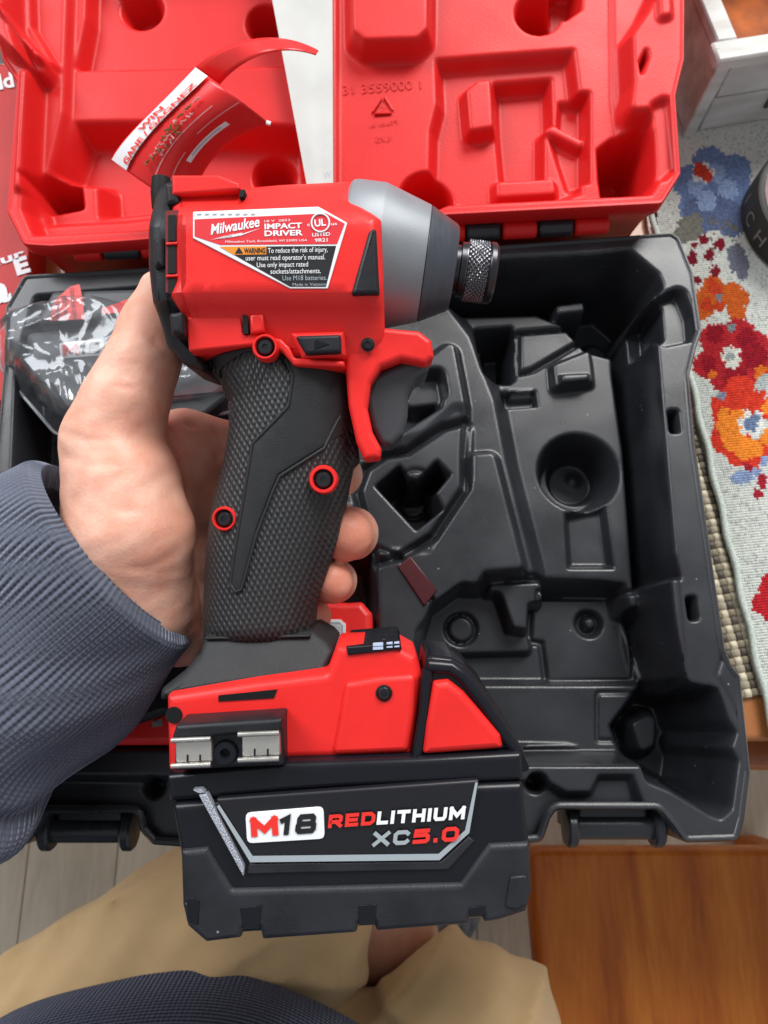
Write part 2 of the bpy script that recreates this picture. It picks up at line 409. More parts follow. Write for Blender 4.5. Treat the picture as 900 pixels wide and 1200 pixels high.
# ------------------------------------------------------------------ tapestry runner, stitch by stitch
runner = empty('table_runner', tuple(W(880, 500, 0.003)), 'pale tapestry table runner with red, orange and blue woven flowers', 'runner')
q0 = W(822, 500, 0.005); q1 = W(903, 845, 0.005)
ry = (q0 - q1) / np.linalg.norm(q0 - q1); rx = np.array([ry[1], -ry[0], 0])
sx_, sy_ = 0.00118, 0.00150
NI, NJ = 150, 330
org = q1 - ry * 0.03
def petals(c, rad, n, rp, ph=0):
    return [(c[0] + rad * math.cos(ph + 2 * math.pi * k / n), c[1] + rad * math.sin(ph + 2 * math.pi * k / n), rp) for k in range(n)]
CREAM = (0.58, 0.60, 0.56)
# (blobs (x, y, r) in picture points, colour) painted in order
FL = [
 (petals((838, 222), 30, 6, 21, 0.3) + [(838, 222, 28)], (0.16, 0.23, 0.40)),
 ([(822, 252, 22), (858, 258, 20), (840, 248, 22)], (0.12, 0.16, 0.28)),
 ([(838, 203, 12), (853, 222, 12), (828, 236, 12), (815, 218, 10)], (0.27, 0.36, 0.54)),
 (petals((824, 203), 9, 5, 5), (0.66, 0.66, 0.62)), ([(821, 200, 7.5), (828, 206, 7), (818, 196, 5)], (0.55, 0.055, 0.025)),
 ([(808, 268, 15), (800, 276, 10), (815, 258, 8)], (0.20, 0.20, 0.17)), ([(862, 298, 11), (866, 310, 12), (870, 322, 7)], (0.17, 0.18, 0.23)),
 ([(834, 256 + 6 * k, 2.0) for k in range(8)] + [(836 - 1.5 * k, 292 + 7 * k, 1.8) for k in range(7)] + [(840 + 5 * k, 262 + 5 * k, 1.8) for k in range(6)] + [(850 + 4 * k, 262 + 2 * k, 2.4) for k in range(6)], (0.17, 0.16, 0.13)),
 ([(825, 281, 6), (843, 287, 6.5), (814, 288, 4.5), (831, 299, 6), (811, 305, 6), (838, 318, 6), (817, 329, 5), (812, 298, 4.5)], (0.21, 0.012, 0.024)),
 ([(835, 335, 12), (828, 352, 15), (838, 345, 15), (858, 345, 14), (868, 351, 10), (864, 368, 10), (824, 365, 11), (860, 360, 9)], (0.52, 0.115, 0.018)),
 ([(833, 332, 6), (828, 358, 8), (838, 340, 8), (844, 360, 6)], (0.50, 0.055, 0.018)), ([(842, 350, 4.5)], (0.22, 0.22, 0.24)),
 ([(838, 397, 18), (865, 395, 22), (885, 405, 17), (828, 428, 16), (850, 440, 20), (880, 432, 24), (862, 417, 26), (860, 452, 18)], (0.42, 0.022, 0.030)),
 ([(838, 392, 11), (884, 418, 15), (862, 442, 14), (830, 426, 9), (875, 398, 12)], (0.29, 0.010, 0.022)), ([(835, 440, 5), (892, 434, 6), (888, 440, 5)], (0.62, 0.16, 0.02)),
 (petals((856, 418), 8, 5, 5, 0.5) + [(860, 427, 5)], (0.62, 0.62, 0.56)), ([(855, 418, 5)], (0.30, 0.33, 0.33)), ([(856, 385, 5)], (0.20, 0.24, 0.25)),
 ([(868, 460, 20), (874, 475, 20), (850, 490, 16), (842, 475, 10), (850, 515, 17), (868, 530, 17), (885, 530, 14), (905, 480, 14), (885, 460, 12), (858, 500, 22), (880, 545, 9), (905, 520, 16)], (0.62, 0.050, 0.026)),
 ([(852, 498, 13), (860, 515, 15), (873, 526, 14), (866, 492, 12), (902, 478, 9), (902, 512, 11), (885, 527, 10), (848, 485, 7)], (0.78, 0.27, 0.035)),
 (petals((880, 497), 11, 6, 6, 0.2), (0.70, 0.70, 0.66)), ([(880, 497, 9), (884, 490, 5)], (0.17, 0.23, 0.36)),
 ([(891, 452, 8), (897, 445, 6)], (0.42, 0.46, 0.44)), ([(845, 464, 5)], (0.25, 0.28, 0.36)),
 ([(866, 560, 9), (876, 557, 8), (885, 553, 6), (895, 540, 6)], (0.26, 0.33, 0.50)), ([(877, 548, 5), (892, 563, 6), (888, 579, 6), (894, 570, 4)], (0.36, 0.018, 0.035)),
 ([(902, 684, 12), (893, 708, 13), (908, 712, 18), (890, 712, 8), (902, 695, 14)], (0.48, 0.020, 0.030)), ([(905, 722, 4)], (0.66, 0.2, 0.03)),
 ([(930, 620, 26), (950, 640, 20), (935, 600, 14)], (0.2, 0.27, 0.44)), ([(945, 760, 24), (925, 780, 14)], (0.6, 0.12, 0.02)), ([(960, 480, 26), (975, 440, 20)], (0.42, 0.022, 0.03)),
]
I, J = np.meshgrid(np.arange(NI), np.arange(NJ))
Cc = org + (I[..., None] + 0.5) * sx_ * rx + (J[..., None] + 0.5) * sy_ * ry
PX, PY = to_px(Cc)
PXn = PX + RNG.normal(0, 1.0, PX.shape); PYn = PY + RNG.normal(0, 1.0, PY.shape)
colr = np.zeros((NJ, NI, 3)); colr[:] = CREAM
colr *= (0.90 + 0.20 * RNG.random((NJ, NI, 1)))
dk = (RNG.random((NJ, NI)) < 0.10); colr[dk] *= 0.72
for blobs, c in FL:
    mk = np.zeros(PX.shape, bool)
    for (bx, by, br) in blobs: mk |= ((PXn - bx) ** 2 + (PYn - by) ** 2) < br * br
    colr[mk] = np.array(c) * (0.82 + 0.36 * RNG.random((int(mk.sum()), 1)))
base = org + I[..., None] * sx_ * rx + J[..., None] * sy_ * ry - np.array(runner.location)
hh = 0.0006 + 0.0003 * RNG.random((NJ, NI))
c00 = base; c10 = base + sx_ * rx; c01 = base + sy_ * ry; c11 = c10 + sy_ * ry
m0 = base + rx * sx_ * 0.28 + ry * sy_ * 0.25; m1 = base + rx * sx_ * 0.72 + ry * sy_ * 0.25; m2 = base + rx * sx_ * 0.72 + ry * sy_ * 0.75; m3 = base + rx * sx_ * 0.28 + ry * sy_ * 0.75
for k in (m0, m1, m2, m3): k[..., 2] += hh
# the near stitches end on the hem; some of the far ones lie under the case and are left out
keep = (PX > 770) & (PX < 1010) & (PY > 90)
stk = np.stack([c00, c10, c11, c01, m0, m1, m2, m3], 2)[keep]
cl = colr[keep]; n = len(stk); V = stk.reshape(-1, 3)
fq = np.array([[0, 1, 5, 4], [1, 2, 6, 5], [2, 3, 7, 6], [3, 0, 4, 7], [4, 5, 6, 7]])
fa = (np.arange(n)[:, None, None] * 8 + fq[None]).reshape(-1, 4)
me = bpy.data.meshes.new('stitches'); me.vertices.add(len(V)); me.vertices.foreach_set('co', V.astype(np.float32).reshape(-1))
me.loops.add(fa.size); me.loops.foreach_set('vertex_index', fa.astype(np.int32).reshape(-1)); me.polygons.add(len(fa))
me.polygons.foreach_set('loop_start', np.arange(0, fa.size, 4, dtype=np.int32)); me.polygons.foreach_set('loop_total', np.full(len(fa), 4, np.int32)); me.update(calc_edges=True)
at = me.color_attributes.new('thread', 'FLOAT_COLOR', 'POINT')
at.data.foreach_set('color', np.concatenate([np.repeat(cl, 8, 0), np.ones((n * 8, 1))], 1).astype(np.float32).reshape(-1))
M_thread = bpy.data.materials.new('dyed_thread'); M_thread.use_nodes = True
nt = M_thread.node_tree; a = nt.nodes.new('ShaderNodeAttribute'); a.attribute_name = 'thread'
nt.links.new(a.outputs['Color'], nt.nodes['Principled BSDF'].inputs['Base Color']); nt.nodes['Principled BSDF'].inputs['Roughness'].default_value = 0.85
nt.nodes['Principled BSDF'].inputs['Specular IOR Level'].default_value = 0.15
so = link_mesh('stitches', me, M_thread, runner, 0); so['kind'] = 'stuff'
hp = [org + ry * t * sy_ * NJ - np.array(runner.location) + np.array([0.0006 * math.sin(t * 90), 0, 0.0006]) for t in np.linspace(0, 1, 160)]
tube('hem', hp, 0.0019, mat('hem_thread', (0.50, 0.55, 0.50), 0.9, 0.1, var=0.25, vscale=900), runner, 7)

# ------------------------------------------------------------------ white crate, top right
zt = 0.066
Cn = W(850, 64, zt); En = W(900, 56, zt)
e1_ = (En - Cn); e1_[2] = 0; e1_ /= np.linalg.norm(e1_); e2_ = np.array([-e1_[1], e1_[0], 0])
crate = empty('white_wooden_crate', (Cn[0], Cn[1], 0.0), 'distressed white painted wooden crate behind the runner, top right', 'crate')
crate.rotation_euler.z = math.atan2(e1_[1], e1_[0])
box('side_panel', (0.0, 0.0005, 0.0055), (0.009, 0.15, 0.0585), M_paint, crate, 0.0012, 1)
box('side_panel', (0.211, 0.0005, 0.0055), (0.22, 0.15, 0.0585), M_paint, crate, 0.0012, 1)
box('front_panel', (0.0095, 0.001, 0.0055), (0.2105, 0.0095, 0.031), M_paint, crate, 0.001, 1)
box('front_panel', (0.0095, 0.0012, 0.0318), (0.2105, 0.0095, 0.0585), M_paint, crate, 0.001, 1)
box('back_panel', (0.0095, 0.141, 0.0055), (0.2105, 0.15, 0.0585), M_paint, crate, 0.001, 1)
box('corner_strip', (-0.0025, -0.0022, 0.005), (0.006, 0.0003, 0.0583), M_paint, crate, 0.0008, 1)
box('bottom_panel', (0.0, 0.0, 0.0), (0.22, 0.15, 0.005), mat('amber_stained_wood', (0.34, 0.075, 0.008), 0.6, 0.2, var=0.4, vscale=50), crate, 0.0008, 1)
box('top_rail', (-0.001, 0.0105, 0.059), (0.0115, 0.15, zt), M_paint, crate, 0.001, 1)
box('top_rail', (0.2085, 0.0105, 0.059), (0.2215, 0.15, zt), M_paint, crate, 0.001, 1)
box('top_rail', (-0.006, -0.005, 0.059), (0.226, 0.010, zt + 0.0012), M_paint, crate, 0.0014, 1)
box('top_rail', (-0.001, 0.1505, 0.059), (0.2215, 0.158, zt), M_paint, crate, 0.001, 1)
box('handle_plate', (0.048, -0.0008, 0.018), (0.056, 0.0009, 0.036), M_worn, crate, 0.0003, 1)

# ------------------------------------------------------------------ dark tin with a pink printed lid
tc_ = W(952, 262, 0.0062)
tin = empty('candle_tin', tuple(tc_), 'round charcoal tin with pink scribbled lid on the runner', 'tin')
M_tin = mat('charcoal_enamel', (0.030, 0.031, 0.028), 0.5, 0.3, var=0.2, vscale=60)
TR = 0.0455
lathe('tin_body', [(TR - 0.002, 0), (TR, 0.002), (TR, 0.020), (TR - 0.001, 0.0225), (TR - 0.003, 0.0235), (0.0, 0.0238)], M_tin, tin, 64, cap=False)
lathe('lid_print', [(TR - 0.004, 0.0240), (TR - 0.0045, 0.0243), (0.0, 0.0243)], mat('dusty_pink_print', (0.22, 0.145, 0.155), 0.6, var=0.3, vscale=120), tin, 48, cap=False)
for k in range(16):
    a0 = random.uniform(2.2, 4.4); r0 = random.uniform(0.012, 0.038); pts = []
    for t in range(7): pts.append((r0 * math.cos(a0) + t * 0.0016 * math.cos(1.0 + 0.3 * math.sin(k)), r0 * math.sin(a0) + t * 0.002 * math.sin(1.1 + 0.1 * k), 0.0245))
    tube('scribble', pts, 0.00055, M_tin, tin, 5)
for ch, an in (('I', 168), ('C', 186), ('H', 205), ('I', 224)):
    def fn(u, v, an=an):
        a = R(an) + u / TR; return (TR * 1.006 * math.cos(a), TR * 1.006 * math.sin(a), 0.011 - v)
    lettering('lettering', ch, (-0.0038 if ch != 'I' else -0.0007, 0.004), (0.0038 if ch != 'I' else 0.0007, 0.004), 0.009, fn, mat('faded_white_print', (0.20, 0.20, 0.19), 0.6), tin)

# ------------------------------------------------------------------ red printed carton left of the case
zc = 0.022
carton = empty('printed_red_carton', tuple(W(-90, 240, 0)), 'flat red printed carton lying under the left edge of the case', 'carton')
M_card = mat('red_card', (0.52, 0.028, 0.026), 0.5, 0.3, var=0.07, vscale=30)
cb = prism('box_body', [W(-330, 62, zc)[:2] - np.array(carton.location[:2]), W(45, 76, zc)[:2] - np.array(carton.location[:2]), W(25, 470, zc)[:2] - np.array(carton.location[:2]), W(-330, 470, zc)[:2] - np.array(carton.location[:2])], 0.0, zc, M_card, carton, 0.001)
def cfn(x, y): return W(x, y, zc + 0.0006) - np.array(carton.location)
obj('black_band', [cfn(-330, 60), cfn(44, 40), cfn(44, 73), cfn(-330, 88)], [(0, 1, 2, 3)], M_blackprint, carton, 0)
lettering('lettering', 'dd', (-8, 106), (17, 101), 17, cfn, M_white, carton, 0.03)
lettering('lettering', 'inur', (-20, 317), (30, 300), 10, cfn, M_white, carton, 0.03)
lettering('lettering', 'a', (-12, 356), (14, 350), 30, cfn, M_white, carton, 0.05)
lettering('lettering', 'E', (20, 322), (36, 317), 18, cfn, M_white, carton, 0.05)

# ================================================================== the tool case
ZR = 0.070
HX = W(430, 300, ZR)
case = empty('open_tool_case', (0.0, 0.1, 0.0), 'open moulded tool case, black base with the red lid folded back', 'tool case')
C0 = np.array([0.0, 0.1, 0.0])
def wz(pts, z): return [tuple(W(x, y, z)[:2]) for (x, y) in pts]
outline_px = [(28, 322), (530, 291), (787, 272), (797, 279), (813, 320), (823, 388), (816, 408), (808, 440), (815, 520), (850, 760), (858, 780), (868, 792),
    (873, 840), (880, 905), (873, 960), (866, 986), (802, 988), (787, 967), (772, 949), (652, 949), (645, 960), (636, 987), (600, 990), (220, 993), (178, 990), (164, 974),
    (160, 953), (52, 953), (44, 968), (24, 993), (-24, 993), (-30, 900), (-14, 800), (-4, 520), (4, 430), (6, 360)]
OUT = ccw(wz(outline_px, ZR))
OUTR = np.array(fillet(OUT, 0.004, 3))
step = 0.00075
x = np.arange(OUTR[:, 0].min(), OUTR[:, 0].max() + step, step); y = np.arange(OUTR[:, 1].min(), OUTR[:, 1].max() + step, step)
X, Y = np.meshgrid(x, y); H = np.full(X.shape, ZR)
def rg(kind, pts, lev, w=0.004, rc=0.002, z=ZR): return (kind, wz(pts, z), lev, w, rc)
def cg(kind, c, rpx, lev, w=0.004, z=ZR):
    p = W(c[0], c[1], z); q = W(c[0] + rpx, c[1], z); return (kind, circ(p, q[0] - p[0]), lev, w, 0)
zA, zB_, zC = 0.040, 0.024, 0.058
regs = [
 # the big hollow: upper deck
 rg('set', [(40, 345), (525, 306), (700, 296), (733, 293), (745, 303), (772, 322), (780, 340), (762, 352), (760, 372), (764, 440), (798, 795), (790, 812), (838, 800), (842, 822), (848, 842), (862, 860), (852, 875), (864, 888), (856, 952), (846, 962), (832, 957), (786, 929), (757, 917), (745, 886), (605, 876), (180, 880), (20, 880), (10, 600), (18, 420)], zA, 0.006, 0.003),
 # far and right gully, deep black pocket of the far right corner
 rg('set', [(300, 318), (690, 302), (735, 296), (770, 325), (776, 340), (745, 372), (738, 395), (700, 385), (670, 352), (640, 340), (300, 350)], 0.006, 0.008, 0.003, 0.066),
 rg('set', [(720, 380), (752, 372), (757, 440), (775, 660), (782, 690), (748, 690), (735, 520), (722, 430)], 0.014, 0.007, 0.002, 0.05),
 # corner block with a flat top beside the flange
 rg('up', [(757, 366), (790, 352), (800, 378), (802, 402), (772, 408), (764, 400)], 0.062, 0.004, 0.0015, 0.062),
 # small moulded marks of the far deck
 rg('add', [(578, 340), (630, 338), (632, 368), (580, 371)], -0.004, 0.002, 0.0015, zA), rg('add', [(586, 348), (624, 346), (625, 361), (588, 363)], 0.003, 0.002, 0.001, zA - 0.004),
 rg('up', [(652, 358), (684, 354), (685, 364), (653, 367)], 0.046, 0.003, 0.001, 0.046),
 rg('set', [(554, 384), (600, 381), (606, 392), (606, 446), (598, 452), (558, 452), (553, 444)], 0.018, 0.005, 0.002, zA), rg('set', [(563, 408), (591, 405), (593, 450), (564, 450)], 0.004, 0.003, 0.002, 0.018),
 rg('groove', [(607, 390), (680, 384), (682, 400), (624, 434), (607, 438)], -0.004, 0.0022, 0.001, zA),
 rg('up', [(650, 428), (690, 412), (694, 446), (652, 452)], 0.046, 0.003, 0.001, 0.046), rg('add', [(653, 440), (690, 438), (692, 452), (654, 454)], 0.004, 0.002, 0.001, 0.046),
 rg('set', [(585, 459), (628, 457), (631, 477), (588, 480)], 0.034, 0.002, 0.001, zA), rg('add', [(592, 463), (623, 462), (625, 473), (594, 475)], 0.004, 0.002, 0.001, 0.034),
 cg('set', (713, 388), 20, 0.012, 0.004, zA), rg('up', [(735, 395), (750, 392), (752, 425), (737, 428)], 0.036, 0.003, 0.001, 0.036),
 # band between the island and the cup, falling to the right
 rg('up', [(548, 395), (577, 470), (590, 540), (622, 668), (612, 705), (440, 860), (300, 860), (300, 330), (500, 330)], 0.050, 0.010, 0.003, 0.050),
 # the raised island
 rg('up', [(530, 400), (543, 470), (542, 535), (578, 532), (611, 662), (560, 690), (480, 770), (440, 860), (300, 860), (300, 400), (420, 400), (480, 440)], zC, 0.005, 0.002, zC),
 # nose groove of the driver, dark
 rg('set', [(300, 405), (470, 405), (512, 440), (524, 462), (520, 478), (478, 505), (430, 540), (300, 540)], 0.034, 0.007, 0.003, zC),
 rg('up', [(470, 452), (512, 448), (516, 472), (480, 476)], 0.047, 0.004, 0.0015, 0.047),
 rg('up', [(300, 500), (432, 545), (452, 530), (500, 515), (538, 480), (546, 500), (546, 560), (500, 640), (440, 640), (420, 590), (300, 570)], 0.056, 0.005, 0.002, 0.056),
 rg('groove', [(418, 575), (428, 548), (452, 532), (478, 528), (520, 500), (548, 492), (546, 530), (546, 572), (508, 628), (470, 652), (440, 660)], -0.006, 0.0034, 0.001, 0.056),
 # star-shaped hole and disc
 rg('set', [(438, 569), (468, 543), (482, 560), (489, 560), (512, 537), (530, 556), (512, 578), (521, 597), (488, 623)], 0.020, 0.005, 0.0008, 0.056), cg('groove', (484, 592), 17, -0.002, 0.0016, 0.020),
 # finger groove of the island towards the tool bay (dark well on the left)
 rg('set', [(300, 640), (436, 640), (443, 700), (443, 760), (300, 860)], 0.010, 0.006, 0.002, 0.056),
 rg('groove', [(440, 640), (470, 652), (512, 712), (490, 740), (487, 765), (440, 770)], -0.0025, 0.002, 0.001, zC),
 # the cup
 cg('set', (678, 553), 50, 0.016, 0.007, zA), cg('set', (674, 560), 33, 0.006, 0.004, 0.020), cg('add', (672, 563), 12, 0.002, 0.005, 0.008),
 rg('add', [(660, 600), (712, 590), (722, 668), (664, 668)], -0.006, 0.004, 0.001, zA),
 # near bay for the battery
 rg('set', [(486, 760), (490, 735), (505, 708), (532, 688), (558, 680), (566, 667), (600, 664), (718, 668), (750, 672), (756, 700), (770, 702), (776, 745), (790, 800), (790, 830), (750, 884), (605, 874), (470, 872)], zB_, 0.009, 0.003, zC),
 rg('up', [(574, 686), (634, 684), (634, 702), (618, 706), (616, 742), (590, 740), (576, 716)], 0.044, 0.004, 0.002, 0.044),
 rg('up', [(498, 752), (506, 722), (536, 700), (578, 704), (592, 744), (618, 748), (620, 762), (500, 765)], 0.031, 0.003, 0.001, 0.031),
 cg('groove', (540, 737), 17, -0.003, 0.0018, 0.031), cg('set', (690, 731), 18, zB_ - 0.007, 0.003, zB_), cg('add', (690, 731), 11, 0.005, 0.003, zB_ - 0.004),
 rg('groove', [(620, 752), (634, 754), (640, 800), (742, 798), (738, 700), (622, 700)], -0.0025, 0.0022, 0.001, zB_),
 rg('up', [(470, 806), (760, 806), (760, 880), (470, 880)], 0.029, 0.005, 0.002, 0.029),
 rg('groove', [(700, 812), (756, 812), (756, 868), (700, 868)], -0.0015, 0.0015, 0.001, 0.029),
 rg('add', [(420, 866), (670, 870), (690, 877), (420, 888)], 0.004, 0.004, 0.001, 0.04),
 # deep black pocket of the near right corner
 rg('set', [(752, 700), (780, 705), (800, 798), (836, 806), (848, 842), (858, 858), (852, 876), (860, 890), (852, 948), (842, 954), (790, 925), (760, 912), (752, 886), (738, 850), (775, 800)], 0.005, 0.009, 0.002, 0.064),
 rg('up', [(742, 848), (768, 838), (766, 872), (752, 880)], 0.022, 0.006, 0.002, 0.022),
 # slots in the right flange
 rg('set', [(782, 480), (795, 479), (798, 507), (785, 508)], 0.045, 0.0022, 0.0015), rg('set', [(803, 698), (816, 697), (820, 727), (807, 728)], 0.045, 0.0022, 0.0015),
 rg('addup', [(766, 446), (770, 446), (802, 794), (797, 794)], 0.0018, 0.0022, 0.0004),
 rg('groove', [(806, 440), (812, 520), (847, 770), (840, 792), (900, 900), (900, 400)], -0.0012, 0.0012, 0.001),
 # near flange: lower shelf with holes
 rg('add', [(-40, 905), (640, 912), (664, 925), (690, 925), (700, 905), (744, 905), (757, 940), (776, 952), (790, 1000), (-40, 1010)], -0.006, 0.004, 0.001),
 cg('set', (627, 917), 14, 0.050, 0.004, 0.064), cg('set', (180, 922), 14, 0.050, 0.004, 0.064),
]
H = relief(X, Y, H, regs)
H = blur(H, 1)
H += 0.00005 * np.sin(X * 130 + 3 * np.sin(Y * 60)) * np.sin(Y * 110 + 2 * np.sin(X * 45))      # the slight waviness of blow-moulded sheet
sd = sdpoly(X, Y, OUTR)
inside = sd > 0.0012
mk = inside[:-1, :-1] & inside[1:, :-1] & inside[:-1, 1:] & inside[1:, 1:]
P = np.stack([X, Y, H], -1) - C0
grid_mesh('base_tray', P, M_black, case, 80, mask=mk)
# rim and outer wall of the base
loops = [(0.0032, ZR - 0.0004), (0.0022, ZR + 0.0006), (0.0008, ZR + 0.0006), (0.0, ZR - 0.0006), (0.0, 0.050), (0.0022, 0.048), (0.0028, 0.006), (0.006, 0.0008)]
Pw = np.stack([np.concatenate([inset(OUTR, d), np.full((len(OUTR), 1), z)], 1) for d, z in loops]) - C0
# the near flange is lower: drop the rim there with the shelf
grid_mesh('base_wall', Pw, M_black, case, 50, closed=True)
bt = inset(OUTR, 0.006) - C0[:2]
obj('base_bottom', [(p[0], p[1], 0.0008) for p in bt], [tuple(range(len(bt)))], M_black, case, 0)

# thin four-sided slab on the island, coloured dull dark red
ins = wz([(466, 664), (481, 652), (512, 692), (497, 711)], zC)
prism('red_slab', [np.array(p) - C0[:2] for p in ins], zC - 0.002, zC + 0.0012, mat('dull_red', (0.055, 0.004, 0.007), 0.35, 0.4, var=0.1), case, 0.0006)

# latch bars with ear discs in the notches of the near edge
def latch(xa, xb, ypx):
    a = W(xa, ypx, 0.055); b = W(xb, ypx, 0.055)
    a, b = Vector(a - C0), Vector(b - C0)
    o = tube('latch', [a, b], 0.0055, M_black, case, 20)
    d = (b - a).normalized()
    for p in (a, b):
        M = Matrix.Translation(p - d * 0.0028) @ d.to_track_quat('Z', 'Y').to_matrix().to_4x4()
        lathe('ear', [(0.0, 0), (0.0078, 0.0004), (0.0088, 0.0014), (0.0088, 0.0042), (0.0078, 0.0052), (0.0, 0.0056)], M_black, o, 24, M, cap=False)
    f = [W(xa + 8, ypx - 26, 0.058), W(xb - 8, ypx - 26, 0.058), W(xb - 8, ypx + 9, 0.058), W(xa + 8, ypx + 9, 0.058)]
    prism('latch_plate', [p[:2] - C0[:2] for p in f], 0.020, 0.0585, M_black, o, 0.002)
latch(668, 768, 968)
latch(58, 152, 972)

# ------------------------------------------------------------------ red lid, folded back
AL = R(9.0)
LO = W(430, 268, 0.088); LU = np.array([1.0, 0, 0]); LV = np.array([0, math.cos(AL), math.sin(AL)]); LN_ = np.array([0, -math.sin(AL), math.cos(AL)])
CP = np.array([0, 0, CAMZ])
def lid_uv(px, py, h=0.0):
    d = ray(px, py); o = LO + LN_ * h; t = ((o - CP) @ LN_) / (d @ LN_); p = CP + d * t - LO
    return (p @ LU, p @ LV)
def lid3(u, v, h): return LO + LU * u + LV * v + LN_ * h
def lidpx(px, py, h=0.0):
    u, v = lid_uv(px, py, h); return lid3(u, v, h)
lo_px = [(8, 248), (28, 288), (60, 290), (150, 284), (530, 253), (776, 240), (798, 204), (792, 112), (802, 70), (803, -60), (796, -330), (20, -330), (-8, -60), (-6, 30), (2, 70), (20, 96)]
LOUT = np.array(fillet(ccw([lid_uv(*p) for p in lo_px]), 0.004, 3))
st2 = 0.0009
u = np.arange(LOUT[:, 0].min(), LOUT[:, 0].max() + st2, st2); v = np.arange(LOUT[:, 1].min(), LOUT[:, 1].max() + st2, st2)
U, V_ = np.meshgrid(u, v); HL = np.zeros(U.shape)
def lr(kind, pts, lev, w=0.004, rc=0.002, h=0.0): return (kind, [lid_uv(a, b, h) for a, b in pts], lev, w, rc)
def lc(kind, c, rpx, lev, w=0.004, h=0.0):
    p = lid_uv(c[0], c[1], h); q = lid_uv(c[0] + rpx, c[1], h); return (kind, circ(p, q[0] - p[0]), lev, w, 0)
D = -0.012
lregs = [
 lr('set', [(22, 246), (36, 278), (150, 272), (530, 242), (765, 230), (784, 198), (778, 116), (788, 66), (788, -310), (36, -310), (10, -60), (12, 30), (30, 90)], D, 0.006, 0.003),
 # left half: outer ledge, ridges, stepped hollow
 lr('addup', [(0, -20), (14, -20), (24, 50), (62, 92), (58, 100), (36, 88), (6, 60)], 0.010, 0.004, 0.001, D), lr('addup', [(28, -20), (38, -20), (40, 40), (66, 82), (60, 90), (28, 50)], 0.006, 0.003, 0.001, D),
 lr('addup', [(42, 105), (47, 105), (40, 236), (35, 236)], 0.003, 0.003, 0.001, D),
 lr('set', [(70, 130), (76, -40), (380, -60), (388, 236), (150, 262), (52, 268), (44, 240)], D - 0.006, 0.005, 0.002, D),
 lr('set', [(100, -60), (350, -60), (360, 78), (86, 84), (98, 20)], D - 0.016, 0.005, 0.003, D - 0.006),
 lr('set', [(86, 140), (256, 138), (366, 146), (372, 232), (150, 256), (112, 260), (110, 222), (76, 218), (62, 205)], D - 0.022, 0.010, 0.003, D - 0.006),
 lr('set', [(72, 228), (108, 226), (112, 262), (70, 270), (56, 244)], D - 0.034, 0.006, 0.002, D - 0.02),
 lc('set', (167, 12), 27, D - 0.034, 0.008, D - 0.016), lc('addup', (167, 18), 10, 0.006, 0.005, D - 0.034), lc('set', (313, 28), 27, D - 0.036, 0.008, D - 0.016), lc('set', (322, 208), 28, D - 0.040, 0.008, D - 0.022),
 # right half
 lr('set', [(392, -60), (720, -60), (722, 118), (740, 236), (530, 246), (392, 250)], D - 0.002, 0.003, 0.002, D),
 lr('addup', [(414, -60), (500, -60), (499, 34), (488, 44), (428, 46), (416, 36)], 0.013, 0.006, 0.003, D + 0.01),
 lc('set', (632, 12), 29, D - 0.036, 0.006, D), lr('set', [(640, -40), (686, -40), (684, 8), (664, 22), (645, 20)], D - 0.02, 0.005, 0.002, D), lc('addup', (628, 24), 11, 0.005, 0.003, D - 0.036),
 lr('set', [(508, 64), (676, 52), (684, 118), (686, 226), (640, 242), (560, 246), (500, 235), (502, 150), (510, 118)], D - 0.010, 0.006, 0.002, D),
 lr('set', [(576, 96), (648, 90), (650, 150), (640, 158), (640, 232), (586, 236), (578, 150)], D - 0.019, 0.005, 0.002, D - 0.010),
 lr('up', [(548, 104), (560, 94), (574, 92), (577, 146), (552, 150)], D - 0.001, 0.004, 0.001, D),
 lr('up', [(583, 214), (648, 210), (650, 226), (584, 230)], D - 0.003, 0.004, 0.001, D - 0.003),
 lr('set', [(652, 118), (688, 118), (688, 226), (662, 228), (640, 160), (650, 148)], D - 0.014, 0.004, 0.002, D - 0.01),
 lr('up', [(640, 152), (648, 148), (682, 165), (680, 172)], D - 0.008, 0.003, 0.0005, D - 0.008),
 lc('set', (500, 232), 34, D - 0.040, 0.006, D - 0.002),
 lr('set', [(700, 172), (716, 160), (748, 152), (772, 172), (772, 206), (752, 234), (706, 236), (702, 210)], D - 0.044, 0.006, 0.002, D),
 # right wall ridges
 lr('up', [(744, 40), (762, 14), (784, -30), (792, 60), (782, 98), (764, 124), (742, 126), (746, 96)], 0.000, 0.006, 0.002, 0.0), lr('set', [(748, 72), (758, 52), (762, 66), (752, 92)], D, 0.003, 0.001, 0),
 lr('up', [(766, 130), (778, 124), (786, 198), (770, 214)], -0.004, 0.004, 0.001, -0.004), lr('up', [(772, -30), (780, -30), (783, 20), (774, 22)], 0.003, 0.003, 0.001, 0),
]
HL = relief(U, V_, HL, lregs); HL = blur(HL, 1)
HL += 0.00006 * np.sin(U * 120 + 2 * np.sin(V_ * 50)) * np.sin(V_ * 100)
sd = sdpoly(U, V_, LOUT); inside = sd > 0.001
mk = inside[:-1, :-1] & inside[1:, :-1] & inside[:-1, 1:] & inside[1:, 1:]
P = LO + U[..., None] * LU + V_[..., None] * LV + HL[..., None] * LN_ - C0
lid = grid_mesh('lid', P, M_redlid, case, 80, mask=mk)
loops = [(0.003, -0.0004), (0.002, 0.0006), (0.0007, 0.0006), (0.0, -0.0006), (-0.0002, -0.008), (0.004, -0.020), (0.006, -0.060), (0.010, -0.064)]
Pw = []
for d, h in loops:
    q = inset(LOUT, d); Pw.append([lid3(a, b, h) for a, b in q])
grid_mesh('lid_wall', np.array(Pw) - C0, M_redlid, lid, 50, closed=True)
